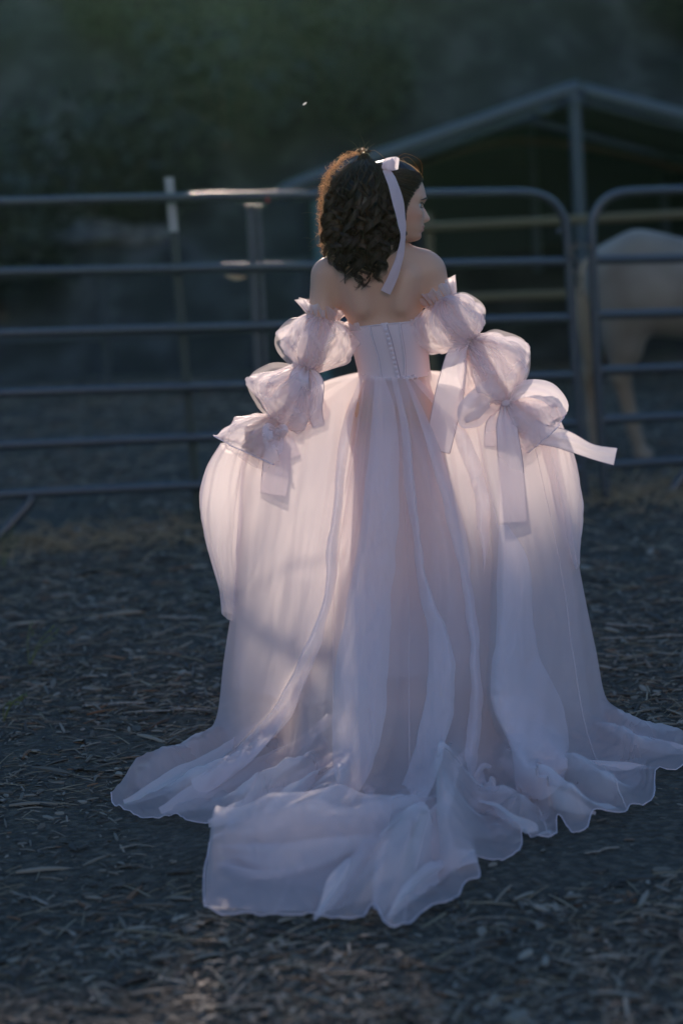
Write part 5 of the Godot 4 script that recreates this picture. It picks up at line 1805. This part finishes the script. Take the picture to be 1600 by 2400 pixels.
		for k in 2:
			var q: Array = s.ties[k][0]
			b = Buf.new()
			var pts := PackedVector3Array()
			var l := w(q[0], q[1], q[4])
			var r := w(q[2], q[3], q[4])
			var ax := (r - l).cross(Vector3(0, 0, 1)).normalized() * 0.011
			for j in 7:
				for i in 60:
					var a := TAU * i / 60.0
					var bulge := 1.0 + 0.10 * sin(PI * j / 6.0) + 0.06 * cos(a * 21.0)
					pts.append((l + r) * 0.5 + ax * (j / 3.0 - 1.0) + ((r - l) * 0.5 * cos(a) + Vector3(0, 0, q[5]) * sin(a)) * bulge)
			b.grid(60, 7, pts, true)
			node("gather", b.mesh(), organza, hold)
		for k in s.tails.size():
			b = Buf.new()
			strip(b, s.tails[k][0], s.tails[k][1], 40, 13, 0.007, k + sd, 0.25)
			var tl := node("ribbon_tail", b.mesh(), fold, hold)
			var eb := Buf.new()
			for e in strip_edges: eb.tube(e, [0.0011], 5, false)
			node("ribbon_edge", eb.mesh(), M["edge_stitch"], hold)
		for q in s.loops:
			b = Buf.new()
			strip(b, q[0], q[1], 56, 13, 0.003, sd, 0.15)
			node("bow_loop", b.mesh(), fold, hold)
		var gs := RandomNumberGenerator.new()
		gs.seed = sd * 77
		var more := []
		for k in s.swags.size() - 1:
			if s.swags[k].size() < 5 or s.swags[k + 1].size() < 5: continue
			for rep in 2:
				var mid := []
				for e in 5:
					var pa: Array = s.swags[k][e]
					var pb: Array = s.swags[k + 1][e]
					var mix := gs.randf_range(0.2, 0.8)
					var wob: float = 0.0 if e == 0 or e == 4 else 7.0
					mid.append([lerpf(pa[0], pb[0], mix) + gs.randfn() * wob, lerpf(pa[1], pb[1], mix) + gs.randfn() * wob, lerpf(pa[2], pb[2], mix) + gs.randf_range(0.0, 0.016)])
				# only between folds of the same puff
				if absf(s.swags[k][0][0] - s.swags[k + 1][0][0]) < 45.0 and absf(s.swags[k][0][1] - s.swags[k + 1][0][1]) < 45.0: more.append(mid)
		var all_swags: Array = s.swags + more
		for k in all_swags.size():
			b = Buf.new()
			var wide := 27.0 + 7.0 * sin(k * 2.1)
			if k >= s.swags.size(): wide = gs.randf_range(11.0, 19.0)
			strip(b, all_swags[k], [5.0, wide * 0.8, wide, wide * 0.7, 5.0] if all_swags[k].size() > 4 else [5.0, wide * 0.8, wide * 1.1], 40, 15, 0.010, k + sd * 3, 0.55)
			for i in b.v.size():
				var q4 := b.v[i] * 520.0
				b.v[i] += Vector3(0.012 * noise.get_noise_3d(q4.x * 0.5, q4.y * 0.5, k * 70.0), 0.012 * noise.get_noise_3d(q4.x * 0.5 + 90.0, q4.y * 0.5, k * 70.0), 0.018 * absf(noise.get_noise_3d(q4.x, q4.y, k * 40.0)) - 0.005)
			node("drape", b.mesh(), sheer, hold)
		b = Buf.new()
		var kc: Vector3 = w(650, 1014, 0.098) if s.side == "left" else w(1184, 945, 0.095)
		b.ball(kc, Vector3(0.013, 0.011, 0.011), 14, 10)
		for k in b.v.size(): b.v[k] += (b.v[k] - kc) * 0.22 * noise.get_noise_3d(b.v[k].x * 4000.0, b.v[k].y * 4000.0, 0.0)
		node("knot", b.mesh(), fold, hold)

func build_person() -> void:
	who = thing("person", Vector3(WX, 0, 0), "woman seen from behind in a long pale pink organza gown, face turned right", "person")
	head_f = (cam_basis.x.rotated(Vector3.UP, deg_to_rad(7.0))).normalized()
	head_u = cam_basis.y
	head_s = head_f.cross(head_u).normalized()
	head_u = head_s.cross(head_f).normalized()
	head_axis = w(912, 470, 0.0)
	build_body()
	build_hair()
	var organza := cloth("organza", Color(0.82, 0.66, 0.69), 0.55, 1.1, 0.5)
	var lining := cloth("lining", Color(0.80, 0.640, 0.680), 0.80, 0.9, 0.55)
	var fold := cloth("doubled_organza", Color(0.80, 0.655, 0.680), 0.92, 0.62, 0.5)
	var satin := cloth("satin", Color(0.78, 0.64, 0.66), 1.0, 0.5, 0.42)
	satin.transparency = BaseMaterial3D.TRANSPARENCY_DISABLED
	mat("edge_stitch", Color(0.50, 0.38, 0.40), 0.7)
	var thread := mat("thread", Color(0.48, 0.38, 0.42), 0.7)
	var hemm := cloth("rolled_hem", Color(0.80, 0.68, 0.74), 1.0, 0.6, 0.6)
	hemm.transparency = BaseMaterial3D.TRANSPARENCY_DISABLED
	var dress := Node3D.new()
	dress.name = "corset"
	who.add_child(dress)
	build_corset(dress, satin, thread, organza)
	var sk := Node3D.new()
	sk.name = "gown_skirt"
	who.add_child(sk)
	build_skirt(sk, organza, lining, hemm, cloth("fold_organza", Color(0.80, 0.67, 0.72), 0.64, 1.0, 0.5), cloth("inner_organza", Color(0.82, 0.64, 0.67), 0.34, 1.0, 0.5))
	build_sleeves(who, organza, hemm, fold, M["inner_organza"])
	# ribbon in the hair
	var rib := cloth("hair_satin", Color(0.72, 0.56, 0.60), 1.0, 0.7, 0.38)
	rib.transparency = BaseMaterial3D.TRANSPARENCY_DISABLED
	var rn := Node3D.new()
	rn.name = "hair_ribbon"
	who.add_child(rn)
	var b := Buf.new()
	strip(b, [[903, 396, 0.108], [918, 425, 0.122], [932, 470, 0.126], [941, 520, 0.124], [944, 556, 0.122], [936, 604, 0.120], [921, 648, 0.112], [903, 686, 0.100]], [8, 11, 13, 10, 6, 9, 11, 12], 60, 7, 0.0, 3, 0.25)
	node("tail", b.mesh(), rib, rn)
	b = Buf.new()
	strip(b, [[896, 387, 0.104], [910, 384, 0.100], [922, 383, 0.104], [925, 383, 0.113], [920, 384, 0.122], [908, 385, 0.126], [897, 388, 0.118]], [9, 14, 15, 15, 15, 14, 9], 40, 9, 0.0, 5, 0.0)
	for v in 1: b.v[0] += Vector3.ZERO
	node("loop", b.mesh(), rib, rn)
	b = Buf.new()
	b.ball(w(899, 391, 0.112), Vector3(0.006, 0.008, 0.006), 10, 8)
	node("knot", b.mesh(), rib, rn)

# ------------------------------------------------------------------ the scene
func _ready() -> void:
	# camera: a long lens, wide open, rolled a little
	cam_basis = Basis(Vector3.RIGHT, -deg_to_rad(8.29)) * Basis(Vector3.BACK, -0.045)
	var cam := Camera3D.new()
	cam.name = "camera"
	add_child(cam)
	cam.transform = Transform3D(cam_basis, CAM_AT)
	cam.near = 0.1
	cam.far = 400.0
	cam.projection = Camera3D.PROJECTION_FRUSTUM
	cam.size = 0.1 * 2400.0 / FOC
	var lens := CameraAttributesPhysical.new()
	lens.frustum_focal_length = 85.0
	lens.exposure_aperture = 1.9
	lens.frustum_focus_distance = 6.25
	cam.attributes = lens
	cam.near = 0.1
	cam.far = 400.0
	cam.current = true
	# sky: blue evening light, bright round the sun
	var az := deg_to_rad(SUN_AZ)
	var el := deg_to_rad(SUN_EL)
	var to_sun := Vector3(sin(az) * cos(el), sin(el), -cos(az) * cos(el))
	var im := Image.create(512, 256, false, Image.FORMAT_RGBF)
	for y in 256:
		var up := (0.5 - (y + 0.5) / 256.0) * PI
		var t := pow(clampf(1.0 - maxf(sin(up), 0.0), 0.0, 1.0), 4.0)
		var base := Vector3(0.070, 0.175, 0.375).lerp(Vector3(0.180, 0.290, 0.430), t)
		for x in 512:
			var a := ((x + 0.5) / 512.0 - 0.5) * TAU
			var d := Vector3(sin(a) * cos(up), sin(up), -cos(a) * cos(up))
			var th := rad_to_deg(acos(clampf(d.dot(to_sun), -1.0, 1.0)))
			var c := base + Vector3(1.0, 0.88, 0.80) * (9.0 * exp(-th / 3.5) + 0.38 * exp(-th / 15.0))
			im.set_pixel(x, y, Color(c.x, c.y, c.z))
	var sky := PanoramaSkyMaterial.new()
	sky.panorama = ImageTexture.create_from_image(im)
	sky.energy_multiplier = 1.0
	var env := Environment.new()
	env.background_mode = Environment.BG_SKY
	env.sky = Sky.new()
	env.sky.sky_material = sky
	env.tonemap_mode = Environment.TONE_MAPPER_LINEAR
	env.tonemap_exposure = 1.55
	env.sdfgi_enabled = true
	env.ssao_enabled = true
	env.ssil_enabled = true
	env.volumetric_fog_enabled = true
	env.volumetric_fog_density = 0.0003
	env.volumetric_fog_anisotropy = 0.9
	env.volumetric_fog_albedo = Color(0.68, 0.95, 0.82)
	var we := WorldEnvironment.new()
	we.name = "world"
	we.environment = env
	add_child(we)
	var sun := DirectionalLight3D.new()
	sun.name = "sun"
	add_child(sun)
	sun.transform = Transform3D(Basis.looking_at(-to_sun), to_sun * 30.0)
	sun.light_energy = 1.45
	sun.light_color = Color(1.0, 0.90, 0.83)
	sun.light_angular_distance = 0.6
	sun.shadow_enabled = true

	noise.seed = 4
	noise.frequency = 0.01
	noise.fractal_octaves = 3
	build_setting()
	build_fence()
	build_shelter()
	build_horse()
	build_small()
	build_person()
